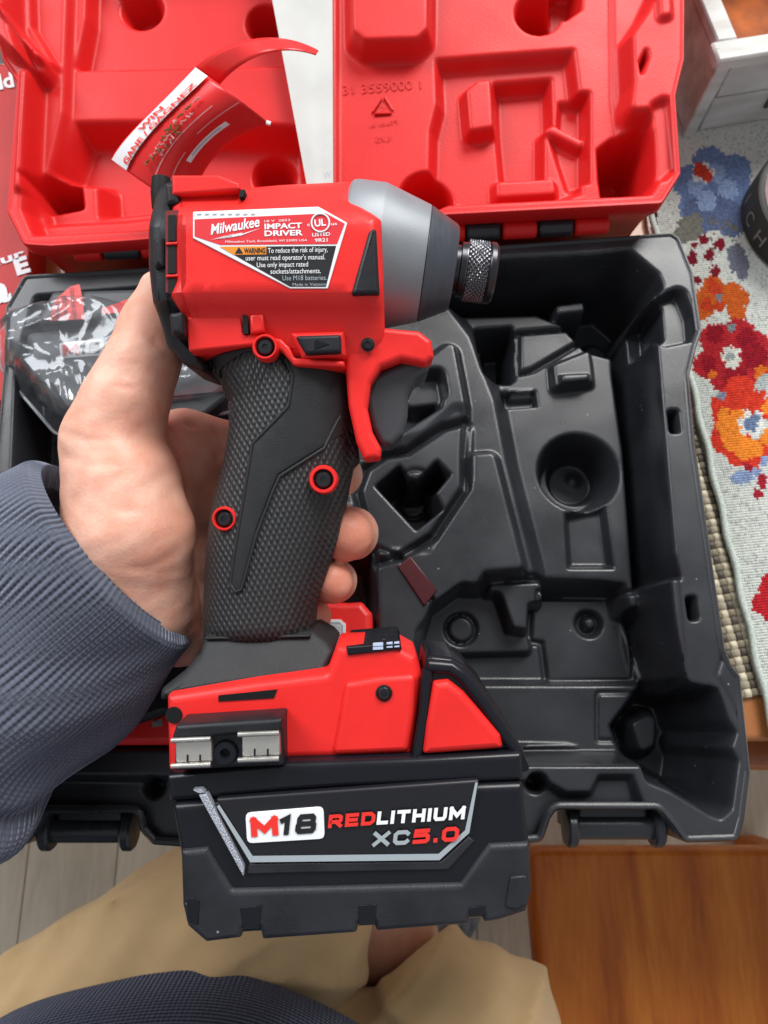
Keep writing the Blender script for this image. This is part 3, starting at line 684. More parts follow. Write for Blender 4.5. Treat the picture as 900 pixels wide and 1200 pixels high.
bt = inset(LOUT, 0.010); obj('lid_back', [lid3(a, b, -0.064) - C0 for a, b in bt], [tuple(range(len(bt)))], M_redlid, lid, 0)

# hinge knuckles between lid and base
def knuckle(xa, ya, xb, yb, m, r=0.0044):
    a, b = W(xa, ya, 0.0745) - C0, W(xb, yb, 0.0745) - C0
    a = Vector(a); b = Vector(b); d = (b - a).normalized(); L = (b - a).length
    M = Matrix.Translation(a) @ d.to_track_quat('Z', 'Y').to_matrix().to_4x4()
    lathe('hinge_knuckle', [(0, 0), (r * 0.8, 0.0002), (r, 0.0012), (r, L - 0.0012), (r * 0.8, L - 0.0002), (0, L)], m, case, 20, M, cap=False)
for (xa, xb, m) in ((88, 121, M_redlid), (122, 165, M_black), (166, 205, M_redlid), (508, 545, M_redlid), (546, 586, M_black), (588, 629, M_redlid), (630, 671, M_black), (672, 713, M_redlid)):
    f = lambda q: 297 - (q - 88) * 0.0525
    knuckle(xa, f(xa), xb - 0.5, f(xb), m)

# moulded part number, recycling mark and small lines (they read reversed, as on the lid)
def lfn(h):
    return lambda a, b: lidpx(a, b, h) - C0
hD = D - 0.002 + 0.0007
for i, (t, p0, p1, hgt) in enumerate((('31 3559000 1', (402, 110), (494, 103), 11), ('Made in', (434, 149), (466, 144), 6), ('US', (440, 166), (458, 164), 7))):
    lettering('moulded_lettering', t, p0, p1, hgt, lfn(hD), M_redlid, lid, 0.0, mirror=(i > 0))
tri = [(449, 112), (462, 132), (435, 134)]
for k in range(3):
    a, b = np.array(tri[k], float), np.array(tri[(k + 1) % 3], float)
    tube('recycling_mark', [lidpx(*(a + (b - a) * s), hD) - C0 for s in (0.12, 0.5, 0.86)], 0.0007, M_redlid, lid, 6)
lettering('moulded_lettering', '2', (446, 130), (452, 130), 7, lfn(hD), M_redlid, lid)

# ================================================================== impact driver, held up to the camera
DD = 0.252
CM = Matrix.Translation((0, 0, CAMZ)) @ Matrix.Rotation(TH, 4, 'X')
drill = empty('impact_driver', (0, 0, 0), 'red and black cordless impact driver with silver nose, held in the hand', 'impact driver')
drill.matrix_world = CM @ Matrix.Translation((0, 0, -DD))
def L(px, py, z): s = (DD - z) / F; return np.array([(px - 450) * s, (600 - py) * s, z])
def lo(pts, z): return [L(a, b, z)[:2] for a, b in pts]
MM = 0.001
_hy = [200, 210, 224, 240, 252, 266, 352, 358, 372, 395, 420, 445, 545]
_hz = [8, 13, 18.5, 22.5, 26, 28, 28, 25.5, 22.5, 20, 18, 16, 12]
def hz(py): return float(np.interp(py, _hy, _hz)) * MM
def loh(pts, k=0.86): return [L(a, b, k * hz(b))[:2] for a, b in pts]
def body_z(zmax):
    def f(x, y, z):
        q = 0.01
        for _ in range(3): q = 0.86 * hz(600 - y * F / (DD - q))
        return z / zmax * hz(600 - y * F / (DD - q))
    return f
housing_px = [(204, 212), (262, 212), (286, 221), (330, 217), (415, 213), (416, 238), (447, 259), (451, 386), (450, 400), (440, 424), (405, 432), (345, 426), (331, 410), (300, 402), (222, 412), (216, 374), (200, 347), (207, 332), (207, 262), (200, 240)]
housing = prism('housing', loh(housing_px), -0.0285, 0.0285, M_red, drill, 0.0040, 0.004, 4, body_z(0.0285), 0.0035, corner=0.0015, smooth=50)
guard_px = [(404, 398), (430, 388), (451, 387), (491, 391), (505, 402), (508, 421), (498, 430), (470, 424), (447, 433), (435, 452), (431, 480), (437, 508), (447, 527), (446, 538), (427, 540), (418, 520), (409, 478), (405, 434)]
prism('trigger_guard', lo(guard_px, 0.014), 0.002, 0.0182, M_red, drill, 0.0019, 0.0015, 4, None, corner=0.0012, smooth=50)
# raised lower ledge over the grip and boss beside the trigger
prism('housing_ledge', lo([(219, 372), (283, 369), (286, 393), (300, 392), (330, 398), (340, 408), (346, 420), (404, 424), (404, 431), (345, 429), (330, 412), (300, 405), (222, 413)], 0.021), 0.0, 0.0222, M_red, drill, 0.0008, corner=0.0008)
prism('top_ridge', lo([(207, 214), (260, 214), (284, 223), (286, 231), (207, 237)], 0.019), 0.0, 0.0245, M_red, drill, 0.0008, corner=0.0006)
prism('top_slot', lo([(282, 222), (287, 222), (285, 230), (280, 231)], 0.0248), 0.01, 0.0248, M_hole, drill, 0.0)
prism('side_slot', lo([(284, 369), (290, 370), (291, 391), (285, 391)], 0.0232), 0.01, 0.0232, M_hole, drill, 0.0)
prism('side_notch', lo([(292, 368), (309, 367), (310, 388), (293, 391)], 0.0238), 0.01, 0.0238, M_red, drill, 0.001)

# rear cap with its lugs and the red-finned vent
cap_px = [(188, 213), (212, 210), (222, 240), (222, 400), (243, 430), (240, 437), (216, 428), (196, 406), (183, 362), (175, 312), (175, 272), (180, 240)]
capo = prism('rear_cap', loh(cap_px, 0.74), -0.0255, 0.0255, M_blk, drill, 0.0045, 0.0045, 4, body_z(0.0285), 0.004, corner=0.0045)
prism('cap_lug', lo([(192, 213), (209, 212), (210, 239), (194, 240)], 0.0240), 0.0, 0.0240, M_blk, capo, 0.0015, corner=0.001)
prism('cap_lug', lo([(197, 366), (214, 364), (215, 392), (200, 392)], 0.0268), 0.0, 0.0268, M_blk, capo, 0.0015, corner=0.001)
prism('cap_facet', lo([(177, 277), (191, 275), (192, 312), (179, 314)], 0.0272), 0.0, 0.0272, M_blk, capo, 0.002, corner=0.001)
M_ = Matrix.Translation(L(189, 227, 0.010)) @ Matrix.Rotation(R(90), 4, 'X')
lathe('cap_screw', [(0, -0.005), (0.003, -0.005), (0.0034, 0.0), (0.003, 0.005), (0, 0.005)], M_hole, capo, 16, M_, cap=False)
vent = prism('vent', lo([(194, 247), (209, 246), (209, 346), (194, 342)], 0.0262), 0.0, 0.0262, mat('dark_red_plastic', (0.16, 0.006, 0.008), 0.5), drill, 0.0)
for yy in (284, 322):
    prism('vent_fin', lo([(194, yy), (209, yy - 1), (209, yy + 2), (194, yy + 3)], 0.0272), 0.0, 0.0272, M_red, vent, 0.0004)
for (ya, yb) in ((252, 282), (287, 320), (326, 344)):
    prism('vent_opening', lo([(197, ya), (206, ya), (206, yb), (197, yb)], 0.0266), 0.0, 0.0266, M_hole, vent, 0.0)

# silver nose, dark cone, collar: turned about the spindle
A0 = L(415, 300, 0); A1 = L(578, 321, 0); ax = Vector(A1 - A0).normalized()
NM = Matrix.Translation(A0) @ ax.to_track_quat('Z', 'Y').to_matrix().to_4x4()
k_ = DD / F
nose = lathe('nose', [(76 * k_, -0.004), (82 * k_, -0.002), (83 * k_, 0), (83 * k_, 29 * k_), (82 * k_, 32 * k_), (66.5 * k_, 80 * k_), (65.5 * k_, 82.5 * k_), (56 * k_, 83 * k_)], M_silver, drill, 72, NM, 25)
lathe('nose_cone', [(56 * k_, 80 * k_), (64 * k_, 82.5 * k_), (65 * k_, 84 * k_), (49 * k_, 115 * k_), (46 * k_, 117.5 * k_), (30 * k_, 118.4 * k_)], M_gun, drill, 72, NM, 25)
lathe('spindle_neck', [(27 * k_, 116 * k_), (27 * k_, 123 * k_), (31 * k_, 124 * k_), (31 * k_, 131 * k_), (26 * k_, 132 * k_), (26 * k_, 140 * k_)], M_dsteel, drill, 40, NM, 30)
# knurled collar: small crossed ridges
na, nl = 144, 30; P = np.zeros((nl, na, 3))
aa = np.arange(na) / na * 2 * math.pi; ll = np.linspace(0, 1, nl)
AA, LL = np.meshgrid(aa, ll)
tri = lambda t: np.abs((t % 1.0) - 0.5) * 2
kn = np.minimum(tri(AA / (2 * math.pi) * 36 + LL * 5), tri(AA / (2 * math.pi) * 36 - LL * 5))
rr = 33.0 * k_ + kn * 2.6 * k_; rr[:2] = 31.5 * k_; rr[-2:] = 31.5 * k_
P[..., 0] = rr * np.cos(AA); P[..., 1] = rr * np.sin(AA); P[..., 2] = (130 + 27 * LL) * k_
P = np.array([tuple(NM @ Vector(p)) for p in P.reshape(-1, 3)]).reshape(nl, na, 3)
collar = grid_mesh('knurled_collar', P, M_knurl, drill, 20, closed=True)
lathe('collar_ring', [(20 * k_, 155 * k_), (34 * k_, 156.5 * k_), (35 * k_, 158 * k_), (34.5 * k_, 163 * k_), (31 * k_, 166 * k_), (14 * k_, 166.4 * k_), (13.5 * k_, 158 * k_)], M_dsteel, collar, 48, NM, 30, cap=False)

# rating label
zl = 0.0284
def fl(z): return lambda a, b: L(a, b, z)
label = prism('rating_label', lo([(226, 248), (373, 242), (407, 261), (384, 338), (340, 338), (226, 279)], zl), zl - 0.001, zl, M_white, drill, 0.0002, corner=0.0004)
def flat(name, pts, z, m, par): return obj(name, [L(a, b, z) for a, b in pts], [tuple(range(len(pts)))], m, par, 0)
flat('label_red_field', [(228, 257), (382, 250), (404, 262), (395, 286), (258, 287), (228, 277)], zl + 0.0001, M_redlabel, label)
flat('label_black_field', [(274, 289), (394, 288), (382, 336), (340, 336), (259, 290)], zl + 0.0001, M_blackprint, label)
flat('label_orange_field', [(257, 289), (312, 288.5), (312, 298), (274, 298.5)], zl + 0.00015, M_orange, label)
for x0 in range(231, 300, 9): flat('label_tick', [(x0, 250.5), (x0 + 5, 250.3), (x0 + 5, 251.6), (x0, 251.8)], zl + 0.00012, M_greyprint, label)
zt_ = zl + 0.00025
def T(body, p0, p1, h, m=M_white, bold=0.012, shear=0.0, z=zt_, par=None, space=1.0, **k):
    return lettering('lettering', body, p0, p1, h, fl(z), m, par or label, bold, shear, space, **k)
T('Milwaukee', (247, 275), (305, 265), 12, bold=0.02, shear=0.32)
flat('lightning_bolt', [(247, 281), (274, 274), (271, 278), (306, 267), (281, 276.5), (284, 272.5), (262, 279.5), (265, 276)], zt_, M_white, label)
T('18 V  2853', (310, 260.5), (340, 259), 2.6, bold=0.0)
T('IMPACT', (310, 268.5), (354, 267), 6.2, bold=0.03)
T('DRIVER', (310, 276.5), (355, 275.5), 6.2, bold=0.03)
T('Milwaukee Tool, Brookfield, WI 53005 USA', (264, 284.5), (360, 282.5), 2.6, bold=0.0)
T('UL', (369, 265.5), (382, 264), 8, bold=0.03)
ring = [L(375.5 + 10.5 * math.cos(t), 261 + 10.5 * math.sin(t), zt_) for t in np.linspace(0, 2 * math.pi, 33)]
tube('certification_ring', ring, 0.00028, M_white, label, 5)
T('c', (360, 265), (363, 265), 4); T('us', (388, 264), (395, 263.5), 3.6)
T('LISTED', (366, 277), (387, 276), 4, bold=0.015); T('9R21', (369, 283.5), (384, 283), 4, bold=0.015)
flat('warning_triangle', [(275, 297), (280, 289.5), (285, 297)], zt_, M_blackprint, label)
T('WARNING', (286, 296.8), (311, 296.4), 6, M_blackprint, 0.03)
T('To reduce the risk of injury,', (314, 296.5), (384, 295), 6.0, bold=0.0)
T('user must read operator\'s manual.', (288, 305.3), (381, 303.8), 6.0, bold=0.0)
T('Use only impact rated', (301, 313.2), (361, 312.2), 5.8, bold=0.0)
T('sockets/attachments.', (317, 320.8), (376, 320), 5.8, bold=0.0)
T('Use M18 batteries.', (331, 328.6), (383, 328), 5.8, M_greyprint, bold=0.0)
T('Made in Vietnam', (343, 335), (382, 334.6), 3.4, M_greyprint, bold=0.0)

# side insert and direction switch
prism('side_insert', lo([(411, 345), (432, 271), (437, 267), (441, 268), (445, 344)], 0.0292), 0.02, 0.0292, M_blk, drill, 0.0012, corner=0.0008)
prism('switch_bezel', lo([(338, 389), (404, 387), (406, 418), (354, 420)], 0.0226), 0.01, 0.0226, M_red, drill, 0.0015, corner=0.001)
sw = prism('direction_switch', lo([(345, 393), (399, 391.5), (400, 413), (358, 415)], 0.0252), 0.01, 0.0252, M_blk, drill, 0.0011, corner=0.0008)
prism('arrow', lo([(368, 397.5), (386, 403), (369, 409)], 0.02535), 0.024, 0.02545, M_gloss, sw, 0.0001)
# screws
def screw(px, py, z, ring_r, ring_m, par=drill, r=7.5):
    M = Matrix.Translation(L(px, py, z)); s = (DD - z) / F
    if ring_m is not None:
        o = lathe('screw_boss', [(ring_r * s, -0.004), (ring_r * s, 0.0002), ((ring_r - 1.6) * s, 0.0012), ((r + 2.6) * s, 0.0012), ((r + 1.6) * s, 0.0002), ((r + 1.3) * s, -0.003)], ring_m, par, 32, M, 50, cap=False)
    else: o = par
    lathe('screw_well', [((r + 1.8) * s, 0.00025), ((r + 1.5) * s, 0.0003), (0.0, 0.0003)] if ring_m is None else [((r + 1.6) * s, -0.0005), (0, -0.0005)], M_hole, o, 24, M, cap=False)
    h = lathe('screw', [((r - 0.2) * s, -0.0004), ((r - 0.6) * s, 0.0006), ((r - 2) * s, 0.0010), (3.4 * s, 0.0010), (3.2 * s, 0.0004), (0, 0.0004)], M_dsteel, o, 24, M, 30, cap=False)
    return h
screw(311, 407, 0.0232, 15.5, M_red, r=9.5); screw(379, 562, 0.0196, 17, M_red, r=10); screw(263, 608, 0.0178, 14.5, M_red, r=9)
screw(431, 404, 0.0196, 0, None, r=6.5)

# ------------------------------------------------------------------ grip
def grip_mat():
    m = bpy.data.materials.new('diamond_rubber'); m.use_nodes = True; nt = m.node_tree; b = nt.nodes['Principled BSDF']
    b.inputs['Base Color'].default_value = (0.0165, 0.017, 0.0185, 1); b.inputs['Roughness'].default_value = 0.48
    tc = nt.nodes.new('ShaderNodeTexCoord'); mp = nt.nodes.new('ShaderNodeMapping'); mp.inputs['Rotation'].default_value = (0, 0, R(-6))
    nt.links.new(tc.outputs['Object'], mp.inputs['Vector'])
    sp = nt.nodes.new('ShaderNodeSeparateXYZ'); nt.links.new(mp.outputs['Vector'], sp.inputs['Vector'])
    def mth(op, a, b_=None, c=None):
        n = nt.nodes.new('ShaderNodeMath'); n.operation = op
        for i, v in enumerate((a, b_, c)):
            if v is None: continue
            if isinstance(v, (int, float)): n.inputs[i].default_value = v
            else: nt.links.new(v, n.inputs[i])
        return n.outputs[0]
    u = mth('MULTIPLY', sp.outputs['X'], 1 / 0.0019); v = mth('MULTIPLY', sp.outputs['Y'], 1 / 0.0034)
    a = mth('PINGPONG', mth('ADD', u, v), 0.5); c = mth('PINGPONG', mth('SUBTRACT', u, v), 0.5)
    h = mth('MULTIPLY', a, c); h = mth('POWER', mth('MULTIPLY', h, 4.0), 0.6)
    n = nt.nodes.new('ShaderNodeTexNoise'); n.inputs['Scale'].default_value = 2500; nt.links.new(tc.outputs['Object'], n.inputs['Vector'])
    hh_ = mth('MULTIPLY_ADD', n.outputs['Fac'], 0.12, h)
    bp = nt.nodes.new('ShaderNodeBump'); bp.inputs['Strength'].default_value = 0.9; bp.inputs['Distance'].default_value = 0.0005
    nt.links.new(hh_, bp.inputs['Height']); nt.links.new(bp.outputs['Normal'], b.inputs['Normal'])
    return m
M_grip = grip_mat()
grip_px = [(240, 412), (300, 402), (330, 410), (346, 426), (405, 430), (410, 480), (419, 522), (421, 540), (413, 548), (407, 580), (396, 632), (380, 682), (369, 712), (366, 748),
    (240, 752), (240, 700), (243, 645), (250, 592), (264, 545), (271, 505), (269, 472), (258, 446), (242, 432)]
gp = np.array([[np.interp(t, [400, 470, 560, 640, 750], [320, 340, 330, 312, 303]), t] for t in range(400, 760, 10)])
def grip_z(x, y, z):
    py = 600 - y * F / (DD - 0.008); px = 450 + x * F / (DD - 0.008)
    c = np.interp(py, gp[:, 1], gp[:, 0]); hw = np.interp(py, [400, 470, 560, 640, 700, 750], [84, 72, 78, 74, 66, 64])
    t = min(1.0, abs(px - c) / hw); return z * math.sqrt(max(0.06, 1 - 0.80 * t ** 2.6))
grip = prism('grip', lo(grip_px, 0.004), -0.0195, 0.0195, M_grip, drill, 0.006, 0.006, 4, grip_z, 0.004, corner=0.002, smooth=60)
def gz(px, py):
    q = L(px, py, 0.018); return grip_z(q[0], q[1], 0.0195)
def on_grip(name, pts, lift, m, par, wid=None):
    # a panel lying on the curved grip
    P2 = lo(pts, 0.018)
    return prism(name, P2, -0.003, lift, m, par, 0.0007, 0.0, 3, lambda x, y, z: (grip_z(x, y, 0.0195) + z), 0.004, corner=0.0012, smooth=50)
on_grip('smooth_panel', [(332, 414), (404, 434), (409, 478), (414, 512), (399, 487), (395, 488), (378, 524), (327, 557), (319, 575), (302, 620), (283, 691), (276, 693), (270, 684), (273, 660), (284, 592), (296, 520), (338, 476), (343, 440)], 0.0004, M_rub, grip)
edge_line = [(411, 520), (398, 488), (380, 525), (328, 558), (319, 578), (301, 625), (283, 691), (276, 694), (270, 685), (273, 660), (284, 592), (296, 520), (338, 476), (343, 440), (332, 416)]
ed = []
for p, q in zip(edge_line[:-1], edge_line[1:]):
    for t in np.linspace(0, 1, 6)[:-1]: ed.append((p[0] + (q[0] - p[0]) * t, p[1] + (q[1] - p[1]) * t))
tube('panel_edge', [L(a, b, gz(a, b) + 0.0003) for a, b in ed], 0.00055, M_rub, grip, 7)
on_grip('web_panel', [(246, 414), (296, 407), (300, 412), (260, 418), (252, 424), (252, 440), (246, 432)], 0.0007, M_rub, grip)
# flared rubber skirt under the grip
skirt = prism('grip_skirt', lo([(240, 744), (366, 741), (384, 752), (392, 762), (382, 786), (300, 797), (197, 813), (198, 800), (220, 783), (236, 764)], 0.016), -0.026, 0.026, M_rub, drill, 0.003, 0.003, 4,
    lambda x, y, z: z * float(np.interp(600 - y * F / (DD - 0.016), [742, 752, 775, 800, 812], [0.62, 0.66, 0.82, 1.0, 1.03])), 0.004, corner=0.002, smooth=60)
prism('skirt_band', lo([(241, 746), (364, 743), (364, 746.5), (241, 749.5)], 0.0168), -0.016, 0.0178, M_rub, skirt, 0.0006)
# trigger
M_trig = mat('dark_grey_trigger_plastic', (0.048, 0.050, 0.056), 0.32, 0.5, bump=0.1, bscale=1800)
prism('trigger', lo([(428, 470), (436, 446), (455, 436), (474, 428), (502, 428), (501, 440), (486, 449), (478, 466), (477, 492), (472, 512), (459, 525), (446, 524), (436, 505)], 0.004), -0.0105, 0.0120, M_trig, drill, 0.0022, 0.0022, 5, None, corner=0.0026, smooth=60)

# ------------------------------------------------------------------ foot
zf_ = 0.031
foot_px = [(194, 815), (300, 799), (382, 789), (394, 757), (463, 755), (488, 769), (496, 794), (490, 838), (483, 886), (420, 889), (340, 892), (196, 906)]
foot = prism('foot', lo(foot_px, zf_), 0.004, zf_, M_red, drill, 0.0028, 0.003, 4, corner=0.0015)
prism('foot_back', lo([(226, 822), (300, 803), (382, 792), (394, 759), (463, 757), (484, 769), (490, 794), (486, 838), (480, 880), (420, 884), (340, 886), (230, 890)], -0.012), -0.031, 0.0038, M_red, foot, 0.0, 0.003, 4, corner=0.0015)
prism('foot_panel', lo([(404, 800), (444, 793), (488, 790), (486, 838), (479, 882), (388, 886), (396, 848)], zf_ + 0.0016), 0.02, zf_ + 0.0016, M_red, foot, 0.0018, corner=0.002)
prism('foot_slot', lo([(256, 815), (325, 808), (321, 818), (256, 822)], zf_ + 0.0003), 0.02, zf_ + 0.0003, M_hole, foot, 0.0)
screw(450, 812, zf_ + 0.0018, 0, None, foot, 8); 
lathe('foot_hole', [(10 * (DD - zf_) / F, 0.0), (9.4 * (DD - zf_) / F, 0.0005), (0, 0.0005)], M_hole, foot, 24, Matrix.Translation(L(204, 838, zf_)), cap=False)
gauge = prism('fuel_gauge', lo([(406, 757), (467, 752), (471, 760), (408, 767)], 0.030), 0.0, 0.0318, M_gloss, foot, 0.0006)
for k, (xa, xb) in enumerate(((437, 449), (453, 460), (462, 468))):
    for yy in (754.5, 758.5):
        prism('gauge_light', lo([(xa, yy - k * 0.6), (xb, yy - 0.8 - k * 0.6), (xb, yy + (2.4 if k == 0 else 1.0) - k * 0.6), (xa, yy + (3.0 if k == 0 else 1.2) - k * 0.6)], 0.0322), 0.03, 0.0322, mat('pale_blue_print', (0.45, 0.52, 0.68), 0.4), gauge, 0.0)
# bit holder
zh = 0.0425
holder = prism('bit_holder', lo([(203, 852), (330, 844), (331, 902), (200, 908)], zh), 0.028, zh - 0.003, M_blk, foot, 0.0012, corner=0.001)
prism('holder_bar', lo([(206, 850), (331, 842), (330, 858), (200, 868)], zh), 0.028, zh, M_blk, holder, 0.0012, corner=0.0008)
for (xa, xb, dy) in ((201, 247, 0), (279, 327, -7)):
    pl = prism('bit_clip', lo([(xa + 4, 868 + dy), (xb, 866 + dy), (xb + 1, 893 + dy), (xa + 4, 896 + dy)], zh), zh - 0.004, zh - 0.0004, M_steel, holder, 0.0006)
    for yy in (867, 897):
        tube('rolled_edge', [L(xa, yy + dy + 0.8, zh + 0.0004), L(xb, yy + dy - 1.2, zh + 0.0004)], 0.00078, M_steel, pl, 10)
    for t in (0.38, 0.70):
        x_ = xa + (xb - xa) * t
        prism('clip_slit', lo([(x_, 885 + dy), (x_ + 2, 885 + dy), (x_ + 2, 893 + dy), (x_, 893 + dy)], zh), zh - 0.001, zh - 0.0002, M_hole, pl, 0.0)
lathe('holder_screw', [(15 * k_ * 0.83, -0.004), (15 * k_ * 0.83, 0.0), (13 * k_ * 0.83, 0.0016), (5 * k_, 0.0016), (4 * k_, 0.0), (0, 0)], M_gloss, holder, 28, Matrix.Translation(L(265, 881, zh - 0.003)), 30, cap=False)

# ------------------------------------------------------------------ battery pack: lifts off the foot, a thing of its own
pack = empty('battery_pack', (0, 0, 0), 'black battery pack with bold red and white lettering clipped under the driver', 'battery')
pack.matrix_world = drill.matrix_world.copy()
zb = 0.0375
collar_ = prism('battery_collar', lo([(194, 908), (340, 894), (486, 889), (612, 882), (614, 916), (400, 925), (330, 930), (240, 938), (198, 941)], zb - 0.001), -zb, zb - 0.001, M_gloss, pack, 0.002, 0.002, corner=0.001)
body_px = [(200, 942.5), (240, 939.5), (330, 931.5), (400, 926.5), (614, 917.5), (617, 960), (622, 992), (622, 1050), (616, 1070), (600, 1077), (400, 1088), (250, 1098), (228, 1090), (216, 1072), (210, 1000)]
pbody = prism('battery_body', lo(body_px, zb), -zb, zb, M_gloss, pack, 0.0024, 0.0024, corner=0.0015)
# moulded frame lines round the label
panel = prism('label_panel', lo([(252, 936), (562, 914), (551, 976), (516, 1008), (296, 1010)], zb + 0.0012), zb - 0.001, zb + 0.0012, mat('label_black', (0.009, 0.009, 0.012), 0.38), pbody, 0.0008, corner=0.0006)
zp = zb + 0.0014
prism('silver_bar', lo([(233, 932), (242, 931), (286, 1016), (285, 1027)], zp + 0.0004), zb - 0.001, zp + 0.0004, mat('sparkling_silver', (0.42, 0.44, 0.50), 0.45, 0.5, 0.4, var=0.5, vscale=2600, bump=0.8, bscale=2500), pbody, 0.0002)
prism('silver_bar_end', lo([(226, 926), (236, 925), (240, 929), (232, 930)], zp), zb - 0.001, zp, MATS['sparkling_silver'], pbody, 0.0002)
def fp(name, pts, z, m): return flat(name, pts, z, m, panel)
fp('grey_stripe', [(254, 945), (257, 943), (296, 1003), (293.5, 1011)], zp, M_greyprint)
fp('grey_stripe', [(296, 1003), (514, 1000.5), (515, 1008), (293.5, 1010.5)], zp, M_greyprint)
fp('grey_stripe', [(514, 1000.5), (545, 973), (557, 917), (560, 917), (550, 976), (515, 1008)], zp, M_greyprint)
prism('lower_ledge', lo([(292, 1012), (517, 1009.5), (549, 980), (556, 986), (526, 1020), (288, 1025)], zb + 0.0008), zb - 0.001, zb + 0.0008, M_bump, pbody, 0.0006)
# lettering of the battery
pl = prism('badge', lo([(287.5, 953), (379, 945.5), (380.5, 983), (289.5, 988.5)], zp + 0.0003), zb, zp + 0.0003, M_white, panel, 0.0001, corner=0.0016)
zz = zp + 0.0006
GLY = {'M': (1.25, [[(0, 0), (0, 1)], [(0, 1), (0.62, 0.25), (1.25, 1)], [(1.25, 1), (1.25, 0)]]), '1': (0.45, [[(0.0, 0.84), (0.32, 1), (0.32, 0)]]),
 '8': (1.0, [[(0.1, 0), (0.9, 0), (1.0, 0.12), (1.0, 0.40), (0.9, 0.5), (0.1, 0.5), (0.0, 0.40), (0.0, 0.12), (0.1, 0)], [(0.15, 0.5), (0.06, 0.62), (0.06, 0.88), (0.15, 1), (0.85, 1), (0.94, 0.88), (0.94, 0.62), (0.85, 0.5)]]),
 'R': (1.0, [[(0, 0), (0, 1), (0.85, 1), (1, 0.88), (1, 0.56), (0.88, 0.42), (0.1, 0.42)], [(0.55, 0.42), (1.0, 0)]]), 'E': (0.92, [[(0.92, 1), (0, 1), (0, 0), (0.92, 0)], [(0, 0.5), (0.85, 0.5)]]),
 'D': (1.0, [[(0, 0), (0, 1), (0.72, 1), (1, 0.75), (1, 0.25), (0.72, 0), (0, 0)]]), 'L': (0.8, [[(0, 1), (0, 0), (0.8, 0)]]), 'I': (0.0, [[(0, 0), (0, 1)]]), 'T': (1.0, [[(0, 1), (1, 1)], [(0.5, 1), (0.5, 0)]]),
 'H': (0.95, [[(0, 0), (0, 1)], [(0.95, 0), (0.95, 1)], [(0, 0.5), (0.95, 0.5)]]), 'U': (1.0, [[(0, 1), (0, 0.2), (0.15, 0), (0.85, 0), (1, 0.2), (1, 1)]]), 'X': (1.05, [[(0, 0), (1.05, 1)], [(0, 1), (1.05, 0)]]),
 'C': (1.0, [[(1, 0.86), (0.85, 1), (0.2, 1), (0, 0.8), (0, 0.2), (0.2, 0), (0.85, 0), (1, 0.14)]]), '5': (1.0, [[(0.95, 1), (0.06, 1), (0.03, 0.58), (0.85, 0.6), (1, 0.45), (1, 0.15), (0.85, 0), (0.0, 0.0)]]),
 '.': (0.0, [[(0, 0), (0, 0.04)]]), '0': (1.0, [[(0.2, 0), (0.8, 0), (1, 0.2), (1, 0.8), (0.8, 1), (0.2, 1), (0, 0.8), (0, 0.2), (0.2, 0)]])}
def block(body, p0, p1, h, z, m, par, th=0.25, shear=0.22, gap=0.50, frame=None):
    """heavy extended capitals built from square-ended strokes"""
    frame = frame or (lambda a, b, z_: L(a, b, z_))
    pos = []; x = 0
    for ch_ in body: pos.append(x); x += GLY[ch_][0] + gap
    wtot = x - gap + th
    p0 = np.array(p0, float); p1 = np.array(p1, float); dv = (p1 - p0) / wtot; n_ = np.array([p1[1] - p0[1], -(p1[0] - p0[0])]); n_ = n_ / np.linalg.norm(n_) * h
    V, Fs = [], []; lay = 0
    asp = np.linalg.norm(dv) / h      # width of one unit against the height
    for ch_, x0 in zip(body, pos):
        for ln in GLY[ch_][1]:
            pts = [np.array([(x0 + th / 2 + a) * asp, th / 2 + b_ * (1 - th)]) for a, b_ in ln]
            Lf, Rt = [], []
            for i, p in enumerate(pts):
                d0 = p - pts[i - 1] if i else pts[1] - p; d1 = pts[i + 1] - p if i < len(pts) - 1 else p - pts[i - 1]
                closed_ = np.allclose(pts[0], pts[-1])
                if closed_ and i in (0, len(pts) - 1): d0 = pts[-1] - pts[-2]; d1 = pts[1] - pts[0]
                d0 = d0 / np.linalg.norm(d0); d1 = d1 / np.linalg.norm(d1)
                n0 = np.array([-d0[1], d0[0]]); n1 = np.array([-d1[1], d1[0]]); mm = n0 + n1; mm = mm / max(0.5, mm @ mm) * 2 * (th / 2)
                e = 0
                if not closed_ and i == 0: e = -1
                if not closed_ and i == len(pts) - 1: e = 1
                q = p + d1 * e * th / 2 * 0.98
                Lf.append(q + mm); Rt.append(q - mm)
            b0 = len(V); lay += 1
            for q in Lf + Rt:
                uu = (q[0] / asp) + shear * (q[1] - 0.5) / asp * 0.6; pt = p0 + dv * uu + n_ * q[1]
                V.append(frame(pt[0], pt[1], z + lay * 2e-6))
            k = len(Lf)
            for i in range(k - 1): Fs.append((b0 + i, b0 + i + 1, b0 + k + i + 1, b0 + k + i))
    return obj('lettering', V, Fs, m, par, 0)
block('M', (295, 981), (326, 979), 23, zz, M_redprint, panel, 0.32, 0.0)
block('18', (329, 979), (371, 976), 23, zz, M_blackprint, panel, 0.27, 0.3, 0.6)
block('RED', (386, 970.5), (440, 966.5), 15.5, zz, M_redprint, panel, 0.275, 0.3, 0.62)
block('LITHIUM', (443, 966.5), (545, 960), 15.5, zz, M_white, panel, 0.275, 0.3, 0.62)
block('XC', (438, 992), (480, 989.5), 17, zz, M_greyprint, panel, 0.275, 0.3, 0.62)
block('5.0', (485, 989), (538, 985.5), 17, zz, M_redprint, panel, 0.275, 0.3, 0.62)
